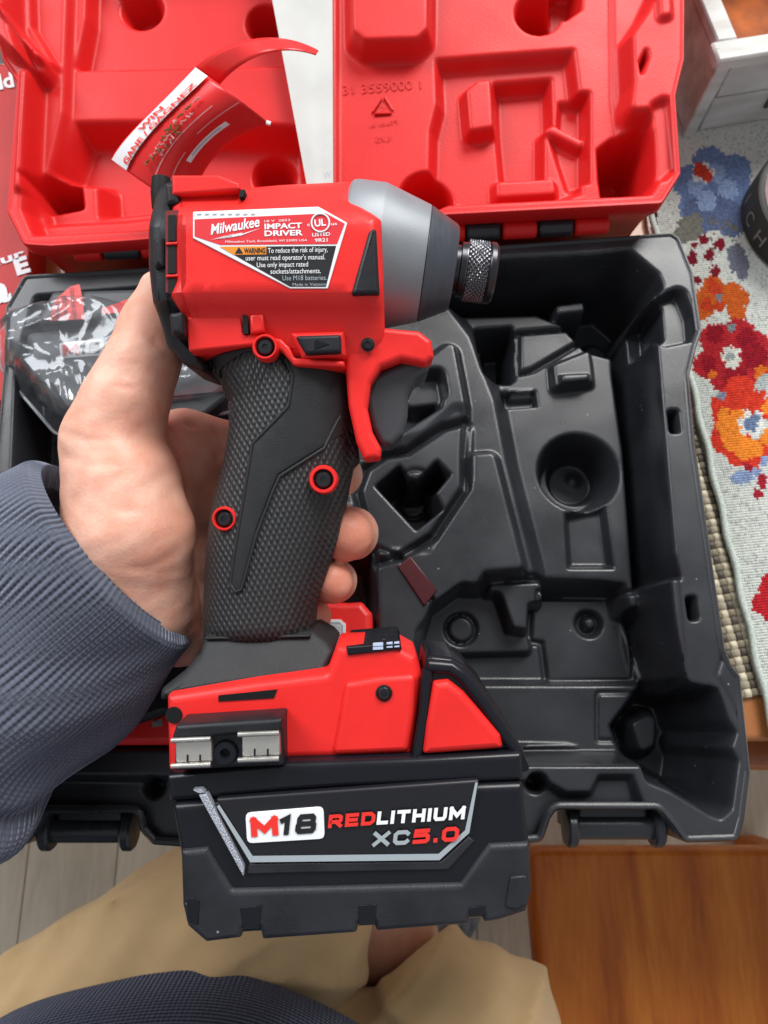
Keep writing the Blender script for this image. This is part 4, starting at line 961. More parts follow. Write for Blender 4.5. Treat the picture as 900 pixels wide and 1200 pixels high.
# rubber bumper with its notches
bz = zb + 0.0015
bump_px = [(211, 997), (243, 994), (272, 1043), (540, 1036), (573, 990), (621, 988), (624, 1046), (617, 1070), (586, 1080), (568, 1083), (565, 1073), (551, 1074), (549, 1085), (441, 1093), (438, 1083), (420, 1084), (418, 1095), (307, 1103), (304, 1089), (285, 1090), (282, 1101), (241, 1106), (219, 1087), (213, 1062)]
bump_ = prism('bumper', lo(bump_px, bz), -bz, bz, M_bump, pbody, 0.0018, 0.0018, corner=0.0008)
prism('bumper_recess', lo([(218, 1052), (234, 1054), (232, 1084), (219, 1080)], bz + 0.0003), bz - 0.001, bz + 0.0003, M_gloss, bump_, 0.0002)
prism('bumper_recess', lo([(281, 1064), (307, 1061), (304, 1089), (285, 1090)], bz + 0.0003), bz - 0.001, bz + 0.0003, M_gloss, bump_, 0.0002)
prism('bumper_recess', lo([(420, 1061), (441, 1060), (440, 1084), (420, 1085)], bz + 0.0003), bz - 0.001, bz + 0.0003, M_gloss, bump_, 0.0002)
prism('bumper_recess', lo([(549, 1064), (569, 1061), (568, 1072), (551, 1074)], bz + 0.0003), bz - 0.001, bz + 0.0003, M_gloss, bump_, 0.0002)
prism('bumper_pad', lo([(598, 1028), (618, 1026), (619, 1058), (606, 1066), (592, 1064)], bz + 0.0008), bz - 0.001, bz + 0.0008, M_bump, bump_, 0.0006, corner=0.001)
# release latch
zq = 0.0335
frame = prism('latch_frame', lo([(499, 768), (530, 772), (546, 781), (572, 812), (596, 850), (613, 884), (486, 891), (493, 840)], zq), 0.006, zq - 0.001, M_gloss, pack, 0.002, 0.0, corner=0.002)
prism('latch_back', lo([(499, 771), (530, 775), (546, 784), (572, 815), (596, 853), (613, 886), (486, 893), (493, 840)], -0.010), -zq, 0.0058, M_gloss, frame, 0.0, 0.002, corner=0.002)
fr = [(502, 780), (528, 782), (542, 792), (566, 822), (590, 858), (607, 882)]
tube('frame_edge', [L(a, b, zq - 0.001) for a, b in fr], 0.0021, M_gloss, frame, 12)
tube('frame_edge', [L(501, 784, zq - 0.001), L(497, 835, zq - 0.001), L(489, 884, zq - 0.001)], 0.0018, M_gloss, frame, 12)
rl = prism('release_button', lo([(508, 800), (526, 798), (544, 812), (588, 862), (591, 879), (495, 886), (499, 850)], zq + 0.0022), 0.01, zq + 0.0018, M_red, frame, 0.0022, corner=0.0012)

# ================================================================== the person: hand, sleeve, lap
def surface_net(fn, lo_, hi_, h):
    nx, ny, nz = [int(math.ceil((hi_[i] - lo_[i]) / h)) + 1 for i in range(3)]
    xs = lo_[0] + h * np.arange(nx); ys = lo_[1] + h * np.arange(ny); zs = lo_[2] + h * np.arange(nz)
    X, Y, Z = np.meshgrid(xs, ys, zs, indexing='ij')
    D = fn(X.astype(np.float32), Y.astype(np.float32), Z.astype(np.float32)).astype(np.float32)
    s = D < 0
    c = np.zeros((nx - 1, ny - 1, nz - 1), np.int8)
    for i in (0, 1):
        for j in (0, 1):
            for k in (0, 1): c += s[i:nx - 1 + i, j:ny - 1 + j, k:nz - 1 + k]
    act = (c > 0) & (c < 8)
    I = np.argwhere(act); idx = np.full(act.shape, -1, np.int64); idx[act] = np.arange(len(I))
    acc = np.zeros((len(I), 3)); cnt = np.zeros(len(I))
    corners = [(i, j, k) for i in (0, 1) for j in (0, 1) for k in (0, 1)]
    for a in corners:
        for ax in range(3):
            if a[ax] == 0:
                b = list(a); b[ax] = 1
                da = D[I[:, 0] + a[0], I[:, 1] + a[1], I[:, 2] + a[2]]; db = D[I[:, 0] + b[0], I[:, 1] + b[1], I[:, 2] + b[2]]
                m = (da < 0) != (db < 0); t = np.where(m, da / np.where(np.abs(da - db) < 1e-12, 1e-12, da - db), 0)
                p = np.tile(np.array(a, float), (len(I), 1)); p[:, ax] = t
                acc[m] += p[m]; cnt[m] += 1
    V = np.array(lo_) + h * (I + acc / np.maximum(cnt, 1)[:, None])
    Q = []
    for ax in range(3):
        o = [(1, 2), (2, 0), (0, 1)][ax]
        sl0 = [slice(None)] * 3; sl1 = [slice(None)] * 3; sl0[ax] = slice(0, -1); sl1[ax] = slice(1, None)
        ch = s[tuple(sl0)] != s[tuple(sl1)]
        E = np.argwhere(ch)
        E = E[(E[:, o[0]] > 0) & (E[:, o[1]] > 0) & (E[:, o[0]] < act.shape[o[0]]) & (E[:, o[1]] < act.shape[o[1]])]
        inn = s[E[:, 0], E[:, 1], E[:, 2]]
        def at(d0, d1):
            F_ = E.copy(); F_[:, o[0]] -= d0; F_[:, o[1]] -= d1; return idx[F_[:, 0], F_[:, 1], F_[:, 2]]
        q = np.stack([at(1, 1), at(0, 1), at(0, 0), at(1, 0)], 1); q[~inn] = q[~inn][:, ::-1]
        Q.append(q)
    Q = np.concatenate(Q); Q = Q[(Q >= 0).all(1)]
    return V, Q
def net_mesh(name, V, Q, m, parent, smooth=180):
    me = bpy.data.meshes.new(name); me.vertices.add(len(V)); me.vertices.foreach_set('co', V.astype(np.float32).reshape(-1))
    me.loops.add(Q.size); me.loops.foreach_set('vertex_index', Q.astype(np.int32).reshape(-1)); me.polygons.add(len(Q))
    me.polygons.foreach_set('loop_start', np.arange(0, Q.size, 4, dtype=np.int32)); me.polygons.foreach_set('loop_total', np.full(len(Q), 4, np.int32)); me.update(calc_edges=True)
    return link_mesh(name, me, m, parent, smooth)
def cone(X, Y, Z, a, b, ra, rb):
    bax, bay, baz = b[0] - a[0], b[1] - a[1], b[2] - a[2]
    t = np.clip(((X - a[0]) * bax + (Y - a[1]) * bay + (Z - a[2]) * baz) / (bax * bax + bay * bay + baz * baz + 1e-12), 0, 1)
    return np.sqrt((X - a[0] - t * bax) ** 2 + (Y - a[1] - t * bay) ** 2 + (Z - a[2] - t * baz) ** 2) - (ra + (rb - ra) * t)
def smin(a, b, k):
    h = np.clip(0.5 + 0.5 * (b - a) / k, 0, 1); return b * (1 - h) + a * h - k * h * (1 - h)
def chain(X, Y, Z, pts, k):
    d = None
    for (a, ra), (b, rb) in zip(pts[:-1], pts[1:]):
        c = cone(X, Y, Z, a, b, ra, rb); d = c if d is None else smin(d, c, k)
    return d

person = empty('person', (-0.13, -0.3, ZF), 'seated person in navy sweater and khaki shorts, left hand gripping the driver', 'person')
hand_m = CM @ Matrix.Translation((0, 0, -DD))
def K(px, py, z, r): return (tuple(L(px, py, z * MM)), r * MM)
thumb = [K(150, 712, -8, 20), K(151, 625, -2, 20.8), K(141, 565, -2, 17.8), K(128, 518, -3, 14.8), K(148, 470, -2, 13.4), K(167, 425, -3, 11.4), K(180, 385, -7, 10.6), K(191, 345, -13, 8.8)]
fingers = [
 [K(215, 520, -36, 11.5), K(300, 528, -38, 10.5), K(376, 540, -36, 9.0), K(398, 556, -22, 7.8), K(392, 566, -8, 7.0)],
 [K(205, 585, -38, 12.0), K(300, 595, -39, 10.8), K(390, 617, -36, 9.6), K(413, 625, -20, 9.0), K(405, 628, -4, 9.0)],
 [K(200, 650, -36, 12.0), K(300, 660, -37, 10.2), K(372, 676, -34, 8.6), K(392, 681, -20, 7.6), K(388, 682, -5, 7.5)],
 [K(200, 712, -32, 11.0), K(290, 716, -36, 9.2), K(345, 722, -34, 8.2), K(362, 724, -22, 7.6), K(352, 724, -14, 7.0)],
]
wrist = K(138, 705, -16, 23)
def hand_sdf(X, Y, Z):
    d = chain(X, Y, Z, thumb, 0.006)
    palm = cone(X, Y, Z, wrist[0], K(60, 745, -13, 26)[0], wrist[1], 0.024)
    palm = smin(palm, cone(X, Y, Z, K(60, 745, -13, 0)[0], K(-130, 905, -15, 0)[0], 0.024, 0.030), 0.01)
    for f in fingers: palm = smin(palm, cone(X, Y, Z, wrist[0], f[0][0], wrist[1] * 0.8, f[0][1] * 1.15), 0.010)
    palm = smin(palm, cone(X, Y, Z, K(165, 720, -20, 0)[0], K(212, 735, -30, 0)[0], 0.017, 0.015), 0.008)
    d = smin(d, palm, 0.009)
    web = cone(X, Y, Z, K(160, 540, -14, 0)[0], K(225, 545, -34, 0)[0], 0.012, 0.010); d = smin(d, web, 0.012)
    fd = None
    for f in fingers:
        c = chain(X, Y, Z, f, 0.003); fd = c if fd is None else smin(fd, c, 0.0008)
    return smin(d, fd, 0.005)
lo_h = L(-160, 1010, 0) - np.array([0.01, 0.0, 0.06]); hi_h = np.array([0.012, 0.105, 0.034])
V, Q = surface_net(hand_sdf, lo_h, hi_h, 0.00125)
# creases: soft lines pressed into the skin
def press(V, line, depth, w):
    Pn = np.array([L(a, b, z * MM) for a, b, z in line])
    best = np.full(len(V), 1e9)
    for a, b in zip(Pn[:-1], Pn[1:]):
        ab = b - a; t = np.clip(((V - a) @ ab) / (ab @ ab), 0, 1); best = np.minimum(best, np.linalg.norm(V - a - t[:, None] * ab, axis=1))
    return depth * np.exp(-(best / w) ** 2)
me_n = None
def normals(V, Q):
    n = np.cross(V[Q[:, 2]] - V[Q[:, 0]], V[Q[:, 3]] - V[Q[:, 1]]); N = np.zeros_like(V)
    for k in range(4): np.add.at(N, Q[:, k], n)
    return N / np.maximum(np.linalg.norm(N, axis=1, keepdims=True), 1e-12)
N = normals(V, Q)
dsp = np.zeros(len(V))
for line, dep, w in (
    ([(112, 462, 9), (138, 452, 12), (168, 456, 12)], 0.0004, 0.0011), ([(70, 505, 8), (100, 515, 14), (140, 512, 16)], 0.0004, 0.0014), ([(140, 600, 18), (180, 590, 18), (215, 600, 8)], 0.0003, 0.0014), ([(120, 660, 16), (170, 668, 16), (210, 650, 8)], 0.0003, 0.0014),
    ([(206, 520, -6), (224, 575, -16), (232, 640, -18)], 0.0010, 0.0016), ([(250, 500, -26), (262, 530, -27)], 0.0008, 0.0012), ([(400, 640, 0), (418, 650, -4), (430, 640, -10)], 0.0003, 0.0010),
    ([(205, 480, -20), (232, 505, -26), (255, 535, -26)], 0.0012, 0.0016), ([(196, 500, -10), (212, 560, -16), (220, 640, -16), (214, 720, -14)], 0.0014, 0.0020),
    ([(238, 490, -26), (268, 512, -26)], 0.0009, 0.0013), ([(192, 476, 4), (199, 492, 2), (201, 512, 0)], 0.0011, 0.0014),
    ([(118, 438, 8), (140, 431, 11), (165, 434, 11)], 0.0005, 0.0012), ([(116, 446, 8), (142, 439, 11), (160, 442, 11)], 0.0004, 0.0010), ([(122, 430, 8), (146, 424, 10), (160, 426, 10)], 0.0004, 0.0010),
    ([(190, 415, 4), (180, 400, 6), (172, 396, 6)], 0.0007, 0.0014), ([(60, 530, 8), (110, 545, 16), (170, 540, 18), (200, 530, 14)], 0.0003, 0.0016),
    ([(225, 690, -16), (215, 740, -12)], 0.0012, 0.0016), ([(225, 640, -20), (238, 690, -22), (240, 740, -20)], 0.0009, 0.0016)):
    dsp += press(V, line, dep * 1.3, w)
dsp += 0.00016 * np.sin(V[:, 0] * 420 + 2 * np.sin(V[:, 1] * 300)) * np.sin(V[:, 1] * 380 + V[:, 2] * 250)
V = V - N * dsp[:, None]

def skin_mat():
    m = bpy.data.materials.new('skin'); m.use_nodes = True; nt = m.node_tree; b = nt.nodes['Principled BSDF']
    tc = nt.nodes.new('ShaderNodeTexCoord')
    n = nt.nodes.new('ShaderNodeTexNoise'); n.inputs['Scale'].default_value = 45; n.inputs['Detail'].default_value = 5
    nt.links.new(tc.outputs['Object'], n.inputs['Vector'])
    rp = nt.nodes.new('ShaderNodeValToRGB'); e = rp.color_ramp.elements
    e[0].position = 0.3; e[0].color = (0.68, 0.37, 0.265, 1); e[1].position = 0.72; e[1].color = (0.80, 0.52, 0.41, 1)
    k = e.new(0.5); k.color = (0.745, 0.45, 0.34, 1)
    nt.links.new(n.outputs['Fac'], rp.inputs['Fac']); nt.links.new(rp.outputs['Color'], b.inputs['Base Color'])
    b.inputs['Roughness'].default_value = 0.48; b.inputs['Specular IOR Level'].default_value = 0.35
    b.inputs['Subsurface Weight'].default_value = 0.5; b.inputs['Subsurface Radius'].default_value = (0.0055, 0.0018, 0.0010); b.inputs['Subsurface Scale'].default_value = 1.0
    v = nt.nodes.new('ShaderNodeTexVoronoi'); v.inputs['Scale'].default_value = 900; nt.links.new(tc.outputs['Object'], v.inputs['Vector'])
    n3 = nt.nodes.new('ShaderNodeTexNoise'); n3.inputs['Scale'].default_value = 350; n3.inputs['Detail'].default_value = 4; nt.links.new(tc.outputs['Object'], n3.inputs['Vector'])
    ad = nt.nodes.new('ShaderNodeMath'); ad.operation = 'MULTIPLY_ADD'; ad.inputs[1].default_value = 0.5
    nt.links.new(v.outputs['Distance'], ad.inputs[0]); nt.links.new(n3.outputs['Fac'], ad.inputs[2])
    bp = nt.nodes.new('ShaderNodeBump'); bp.inputs['Strength'].default_value = 0.3; bp.inputs['Distance'].default_value = 0.0004
    nt.links.new(ad.outputs[0], bp.inputs['Height']); nt.links.new(bp.outputs['Normal'], b.inputs['Normal'])
    return m
M_skin = skin_mat()
Nsk = M_skin.node_tree; a_ = Nsk.nodes.new('ShaderNodeAttribute'); a_.attribute_name = 'blush'
rp_ = [n for n in Nsk.nodes if n.bl_idname == 'ShaderNodeValToRGB'][0]; bs_ = Nsk.nodes['Principled BSDF']
nz = Nsk.nodes.new('ShaderNodeTexNoise'); nz.inputs['Scale'].default_value = 130; nz.inputs['Detail'].default_value = 4
Nsk.links.new([n for n in Nsk.nodes if n.bl_idname == 'ShaderNodeTexCoord'][0].outputs['Object'], nz.inputs['Vector'])
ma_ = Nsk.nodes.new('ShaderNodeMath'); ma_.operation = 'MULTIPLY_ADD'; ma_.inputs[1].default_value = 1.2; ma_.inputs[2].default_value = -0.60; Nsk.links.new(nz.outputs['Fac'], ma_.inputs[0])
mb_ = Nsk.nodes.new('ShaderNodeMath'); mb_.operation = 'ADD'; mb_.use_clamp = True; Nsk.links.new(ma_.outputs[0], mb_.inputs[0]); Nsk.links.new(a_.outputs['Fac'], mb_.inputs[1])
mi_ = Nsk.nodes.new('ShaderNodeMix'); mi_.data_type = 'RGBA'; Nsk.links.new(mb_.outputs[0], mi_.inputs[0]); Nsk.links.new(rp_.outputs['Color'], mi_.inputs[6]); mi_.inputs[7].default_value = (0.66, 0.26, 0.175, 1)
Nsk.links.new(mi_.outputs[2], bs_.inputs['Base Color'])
blush = np.zeros(len(V))
for (bx, by, bz_, br, bw) in ((410, 627, 0, 0.020, 0.65), (390, 682, 0, 0.018, 0.7), (395, 566, -5, 0.018, 0.6), (196, 400, 0, 0.012, 0.5), (198, 490, 0, 0.012, 0.5), (230, 640, -22, 0.05, 0.45), (250, 510, -28, 0.035, 0.5), (118, 505, 10, 0.018, 0.2), (170, 380, 0, 0.018, 0.25), (150, 640, 18, 0.02, 0.12)):
    blush += bw * np.exp(-(np.linalg.norm(V - L(bx, by, bz_ * MM), axis=1) / br) ** 2)
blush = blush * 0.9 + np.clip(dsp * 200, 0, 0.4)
# bring the hand into the world, add the bare shin, one body
hm = np.array(hand_m); Vw = V @ hm[:3, :3].T + hm[:3, 3]
def shin_sdf(X, Y, Z):
    return smin(cone(X, Y, Z, W(436, 1070, -0.26), W(452, 1100, -0.45), 0.052, 0.050), cone(X, Y, Z, W(452, 1100, -0.45), W(472, 1110, -0.68), 0.050, 0.036), 0.02)
sc = W(445, 1115, -0.45)
V2, Q2 = surface_net(shin_sdf, (sc[0] - 0.14, sc[1] - 0.16, -0.74), (sc[0] + 0.14, sc[1] + 0.16, -0.18), 0.007)
PO = np.array(person.location)
body = net_mesh('body', Vw - PO, Q, M_skin, person); ba = body.data.attributes.new('blush', 'FLOAT', 'POINT'); ba.data.foreach_set('value', np.clip(blush, 0, 1).astype(np.float32)); net_mesh('bare_shin', V2 - PO, Q2, M_skin, person)

# ------------------------------------------------------------------ knitted sleeve
def knit_mat(name, col, sx, sy, strength, xw=0.35):
    m = bpy.data.materials.new(name); m.use_nodes = True; nt = m.node_tree; b = nt.nodes['Principled BSDF']
    b.inputs['Roughness'].default_value = 0.95; b.inputs['Specular IOR Level'].default_value = 0.1
    b.inputs['Sheen Weight'].default_value = 0.5; b.inputs['Sheen Roughness'].default_value = 0.5; b.inputs['Sheen Tint'].default_value = (0.6, 0.65, 0.8, 1)
    uv = nt.nodes.new('ShaderNodeUVMap'); sp = nt.nodes.new('ShaderNodeSeparateXYZ'); nt.links.new(uv.outputs['UV'], sp.inputs['Vector'])
    def mth(op, a, b_=None):
        n = nt.nodes.new('ShaderNodeMath'); n.operation = op
        for i, v in enumerate((a, b_)):
            if v is None: continue
            if isinstance(v, (int, float)): n.inputs[i].default_value = v
            else: nt.links.new(v, n.inputs[i])
        return n.outputs[0]
    cx = mth('SINE', mth('MULTIPLY', sp.outputs['X'], sx)); cy = mth('SINE', mth('MULTIPLY', sp.outputs['Y'], sy))
    h = mth('ADD', mth('MULTIPLY', mth('ADD', cx, 1.0), 1.3), mth('MULTIPLY', mth('ADD', cy, 1.0), xw))
    n = nt.nodes.new('ShaderNodeTexNoise'); n.inputs['Scale'].default_value = 900; tc = nt.nodes.new('ShaderNodeTexCoord'); nt.links.new(tc.outputs['Object'], n.inputs['Vector'])
    hh_ = mth('ADD', h, mth('MULTIPLY', n.outputs['Fac'], 1.2))
    rp = nt.nodes.new('ShaderNodeValToRGB'); rp.color_ramp.elements[0].color = (*[c * 0.74 for c in col], 1); rp.color_ramp.elements[1].color = (*[c * 1.2 for c in col], 1)
    nt.links.new(mth('MULTIPLY', hh_, 0.22), rp.inputs['Fac']); nt.links.new(rp.outputs['Color'], b.inputs['Base Color'])
    bp = nt.nodes.new('ShaderNodeBump'); bp.inputs['Strength'].default_value = strength; bp.inputs['Distance'].default_value = 0.0006
    nt.links.new(hh_, bp.inputs['Height']); nt.links.new(bp.outputs['Normal'], b.inputs['Normal'])
    return m
def add_uv(o, U):
    uvl = o.data.uv_layers.new(name='UVMap'); li = np.zeros(len(o.data.loops), np.int32); o.data.loops.foreach_get('vertex_index', li)
    uvl.data.foreach_set('uv', U[li].astype(np.float32).reshape(-1))
M_knit = knit_mat('navy_rib_knit', (0.088, 0.098, 0.130), 2 * math.pi / 0.00215, 2 * math.pi / 0.0016, 0.5)
inv = hand_m.inverted()
pp = [(140, 641, -12), (106, 669, -12), (34, 731, -13), (-60, 806, -14), (-170, 900, -16), (-290, 1010, -20)]
path = [np.array(L(a, b, z * MM)) for a, b, z in pp]
path += [np.array(inv @ Vector(p)) for p in ((-0.34, -0.19, 0.13), (-0.345, -0.27, 0.19), (-0.30, -0.33, 0.25))]
rad = [0.0405, 0.0425, 0.0465, 0.053, 0.056, 0.060, 0.064, 0.072, 0.085]
seg = np.concatenate([[0], np.cumsum([np.linalg.norm(b - a) for a, b in zip(path[:-1], path[1:])])])
Ltot = seg[-1]; nl = 330
sv = np.concatenate([np.linspace(0, 0.15, 260), np.linspace(0.15, Ltot, 71)[1:]])
def along(s):
    return np.array([np.interp(s, seg, [p[i] for p in path]) for i in range(3)]).T
C = along(sv)
for _ in range(30): C[1:-1] = 0.25 * C[:-2] + 0.5 * C[1:-1] + 0.25 * C[2:]
Tn = np.gradient(C, axis=0); Tn /= np.linalg.norm(Tn, axis=1, keepdims=True)
zax = np.array([0, 0, 1.0]); A = np.cross(Tn, zax); A /= np.linalg.norm(A, axis=1, keepdims=True); Bn = np.cross(A, Tn)
na = 1044; th = np.arange(na) / na * 2 * math.pi
rs = np.interp(sv, seg, rad)
TT, SS = np.meshgrid(th, sv); RS = rs[:, None] * np.ones_like(TT)
nr = 116
# folds: the cuff sits loose and buckles where the sleeve begins
twist = 0.25 * np.sin(SS * 30) + 1.2 * SS
fold = 0.0022 * np.sin(SS * 48 + 3 * TT + 1.4 * np.sin(TT * 2 + SS * 25)) * sstep(SS / 0.06) + 0.0034 * np.sin(SS * 95 + 2.2 * np.sin(TT + 1.0) + 0.8) * np.exp(-((SS - 0.09) / 0.045) ** 2)
fold += 0.0020 * np.sin(3 * TT - SS * 62 + 1.5) * sstep((SS - 0.02) / 0.05) + 0.0038 * np.sin(2 * TT + SS * 38 + 0.6) * sstep(SS / 0.03) + 0.0016 * np.sin(5 * TT - SS * 70) * sstep(SS / 0.05)
fold += -0.0065 * np.exp(-((SS - 0.078 - 0.012 * np.sin(TT * 1 + 0.4)) / 0.0055) ** 2) * (0.55 + 0.45 * np.cos(TT - 1.2)) + 0.0040 * np.exp(-((SS - 0.094) / 0.009) ** 2)
rib = 0.00075 * (np.abs(np.sin(0.5 * nr * (TT + 0.08 * np.sin(SS * 45 + TT * 2)))) ** 0.7 - 0.5)
rib *= 0.75 + 0.35 * np.sin(SS * 33 + 2.0 * np.sin(TT * 3)) * np.sin(TT * 4 + SS * 21); rib *= 1 - 0.4 * sstep((SS - 0.10) / 0.03)
edge = -0.0045 * np.exp(-(SS / 0.0022) ** 2)
rr = RS + 0.0018 + fold * (0.35 + 0.65 * sstep(SS / 0.05)) + rib + edge
zsq = np.interp(sv, [0, 0.12, 0.3], [0.80, 0.86, 1.0])[:, None]
Pt = C[:, None, :] + A[:, None, :] * (rr * np.cos(TT))[..., None] + Bn[:, None, :] * (rr * zsq * np.sin(TT))[..., None]
# turn the cuff's cut edge to the slant seen in the photograph: slide the rim along the arm
rim_in = C[0][None, :] + (Pt[0] - C[0]) * 0.86 + Tn[0] * 0.006
rim2 = C[0][None, :] + (Pt[0] - C[0]) * 0.84 + Tn[0] * 0.03
Pt = np.concatenate([rim2[None], rim_in[None], Pt], 0)
UU = np.stack([TT * 0.040, SS], -1); UU = np.concatenate([UU[:1], UU[:1], UU], 0)
Pt = Pt @ hm[:3, :3].T + hm[:3, 3] - PO
slv = grid_mesh('sleeve', Pt, M_knit, person, 75, closed=True); add_uv(slv, UU.reshape(-1, 2))

# ------------------------------------------------------------------ sweater body, shorts, shoe
yb = W(208, 1134, -0.09); 
TC = np.array([yb[0], yb[1] - 0.125, -0.10])
nj, ni = 90, 300
zz_ = np.linspace(-0.36, 0.36, nj); aa = np.arange(ni) / ni * 2 * math.pi
AA, ZZ = np.meshgrid(aa, zz_)
prof = np.interp(ZZ, [-0.36, -0.30, -0.2, -0.1, 0.0, 0.15, 0.30, 0.36], [0.60, 0.68, 0.82, 0.98, 0.95, 0.93, 1.0, 0.85])
rx_, ry_ = 0.168 * prof, 0.125 * prof
wr = 1 + 0.012 * np.sin(ZZ * 60 + 2 * np.sin(AA * 3)) + 0.010 * np.sin(AA * 7 + ZZ * 20)
P = np.stack([TC[0] + rx_ * np.cos(AA) * wr, TC[1] - 0.15 * sstep((ZZ + 0.12) / 0.40) - 0.05 * sstep((-ZZ - 0.10) / 0.12) + ry_ * np.sin(AA) * wr, ZZ], -1) - PO
M_swt = knit_mat('navy_waffle_knit', (0.045, 0.056, 0.105), 2 * math.pi / 0.0027, 2 * math.pi / 0.0027, 0.9, 1.2)
sw_ = grid_mesh('sweater', P, M_swt, person, 80, closed=True); add_uv(sw_, np.stack([AA * 0.155, ZZ], -1).reshape(-1, 2))
zt_h = -0.175
def shorts_sdf(X, Y, Z):
    a = cone(X, Y, Z, W(-20, 1370, zt_h), W(312, 1072, zt_h - 0.01), 0.098, 0.077)
    b = cone(X, Y, Z, W(455, 1490, zt_h), W(550, 1226, zt_h - 0.01), 0.088, 0.060)
    b = smin(b, cone(X, Y, Z, W(550, 1226, zt_h - 0.01), W(556, 1216, zt_h - 0.10), 0.060, 0.062), 0.02)
    d = smin(a, b, 0.006)
    d = smin(d, cone(X, Y, Z, (TC[0] - 0.08, TC[1] - 0.03, -0.2), (TC[0] + 0.145, TC[1] - 0.024, -0.20), 0.11, 0.10), 0.012)
    w_ = X * 0.69 - Y * 0.72; l_ = X * 0.72 + Y * 0.69
    sh_ = lambda t: (1 - np.abs(np.sin(t))) ** 2.5
    f = -0.0085 * sh_(w_ * 42 + 1.3 * np.sin(l_ * 14) + Z * 10 + 0.4) - 0.0070 * sh_(w_ * 30 - l_ * 38 + 0.8 * np.sin(w_ * 25) + 1.0) * (0.5 + 0.5 * np.sin(w_ * 20)) + 0.0020 * np.sin(w_ * 85 + 1.6 * np.sin(l_ * 16) + Z * 25) * (0.5 + 0.5 * np.sin(l_ * 11 + 1)) + 0.0012 * np.sin(w_ * 210 + l_ * 60 + 2 * np.sin(l_ * 24))
    return (d + f) * 0.8
V, Q = surface_net(shorts_sdf, (-0.48, -0.55, -0.38), (0.22, 0.02, -0.06), 0.0038)
V = V - normals(V, Q) * 0.0
M_khaki = mat('khaki_twill', (0.60, 0.415, 0.215), 0.85, 0.15, var=0.10, vscale=22, bump=0.5, bscale=1400, sheen=0.2)
sh = net_mesh('shorts', V - PO, Q, M_khaki, person)
# shoe
M_shoe = mat('grey_mesh_shoe', (0.16, 0.18, 0.20), 0.8, 0.2, var=0.4, vscale=120, bump=0.6, bscale=700)
h0, h1 = W(488, 1122, -0.70), W(556, 1014, -0.715)
def shoe_sdf(X, Y, Z):
    d = smin(cone(X, Y, Z, h0, h1, 0.042, 0.040), cone(X, Y, Z, h0 + np.array([0, 0, 0.04]), (h0 + h1) / 2 + np.array([0, 0, 0.025]), 0.040, 0.036), 0.02)
    return np.maximum(d, (ZF + 0.012) - Z)
V, Q = surface_net(shoe_sdf, np.minimum(h0, h1) - 0.06, np.maximum(h0, h1) + np.array([0.06, 0.06, 0.10]), 0.005)
shoe = net_mesh('shoe', V - PO, Q, M_shoe, person)
for t in (0.25, 0.36, 0.47, 0.58):
    c = h0 + (h1 - h0) * t + np.array([0, 0, 0.058 - 0.03 * t]); sd_ = np.array([0.026, 0.012, 0])
    tube('lace', [c - sd_ - PO - np.array([0, 0, 0.012]), c - PO + np.array([0, 0, 0.004]), c + sd_ - PO - np.array([0, 0, 0.012])], 0.003, M_blackprint if t < 0.5 else M_white, shoe, 6)
prism('sole', [p[:2] - PO[:2] for p in (h0 + [-0.036, 0.01, 0], h0 + [-0.01, -0.022, 0], h0 + [0.036, -0.012, 0], h1 + [0.048, 0.0, 0], h1 + [0.02, 0.048, 0], h1 + [-0.035, 0.03, 0])], 0.0005, 0.016, mat('pale_grey_sole', (0.30, 0.31, 0.32), 0.7), shoe, 0.004, corner=0.02)

# ================================================================== things in the case
# ------------------------------------------------------------------ wrapped spare battery
sp_z = 0.074
SB = W(120, 420, 0.0)
spare = empty('wrapped_battery', (SB[0], SB[1], 0.02), 'spare battery sealed in a crumpled clear plastic bag, left of the thumb', 'battery')
SO = np.array(spare.location)
def sw2(pts, z): return [W(a, b, z)[:2] - SO[:2] for a, b in pts]
M_dim = mat('matt_black_plastic', (0.060, 0.063, 0.070), 0.45, 0.5, var=0.15, vscale=60)
b_ = prism('battery_body', sw2([(28, 388), (215, 368), (262, 372), (270, 455), (240, 475), (70, 486), (32, 440)], sp_z), 0.005, sp_z - 0.02, M_dim, spare, 0.004, corner=0.004)
prism('battery_collar', sw2([(40, 380), (60, 340), (190, 336), (258, 340), (262, 368), (215, 364)], sp_z + 0.004), 0.005, sp_z - 0.016, M_dim, spare, 0.003, corner=0.003)
prism('bumper', sw2([(32, 442), (60, 446), (76, 474), (268, 456), (270, 462), (240, 486), (74, 492), (44, 470)], sp_z + 0.002), 0.005, sp_z - 0.018, M_bump, spare, 0.002, corner=0.002)
def sfn(z): return lambda a, b: W(a, b, z) - SO
pb = prism('badge', sw2([(69, 402), (121, 397), (122, 416), (71, 420)], sp_z + 0.0006), sp_z - 0.021, sp_z - 0.0194, M_white, spare, 0.0001, corner=0.0012)
block('M', (74, 417), (92, 415.5), 13, sp_z + 0.0012, M_redprint, pb, 0.28, 0.0, frame=lambda a, b, z: W(a, b, z) - SO)
block('18', (94, 415), (117, 413), 13, sp_z + 0.0012, M_blackprint, pb, 0.24, 0.3, frame=lambda a, b, z: W(a, b, z) - SO)
tagc = obj('warning_tag', [sfn(sp_z + 0.006)(a, b) for a, b in ((58, 376), (64, 352), (82, 336), (93, 333), (97, 352), (99, 374))], [(0, 1, 2, 3, 4, 5)], mat('pink_red_card', (0.70, 0.07, 0.065), 0.5), spare, 0)
lettering('lettering', 'NO KNIVES', (90, 373), (86, 336), 5, sfn(sp_z + 0.0066), M_blackprint, tagc)
lettering('lettering', 'OR USE', (80, 373), (77, 345), 5, sfn(sp_z + 0.0066), M_blackprint, tagc)
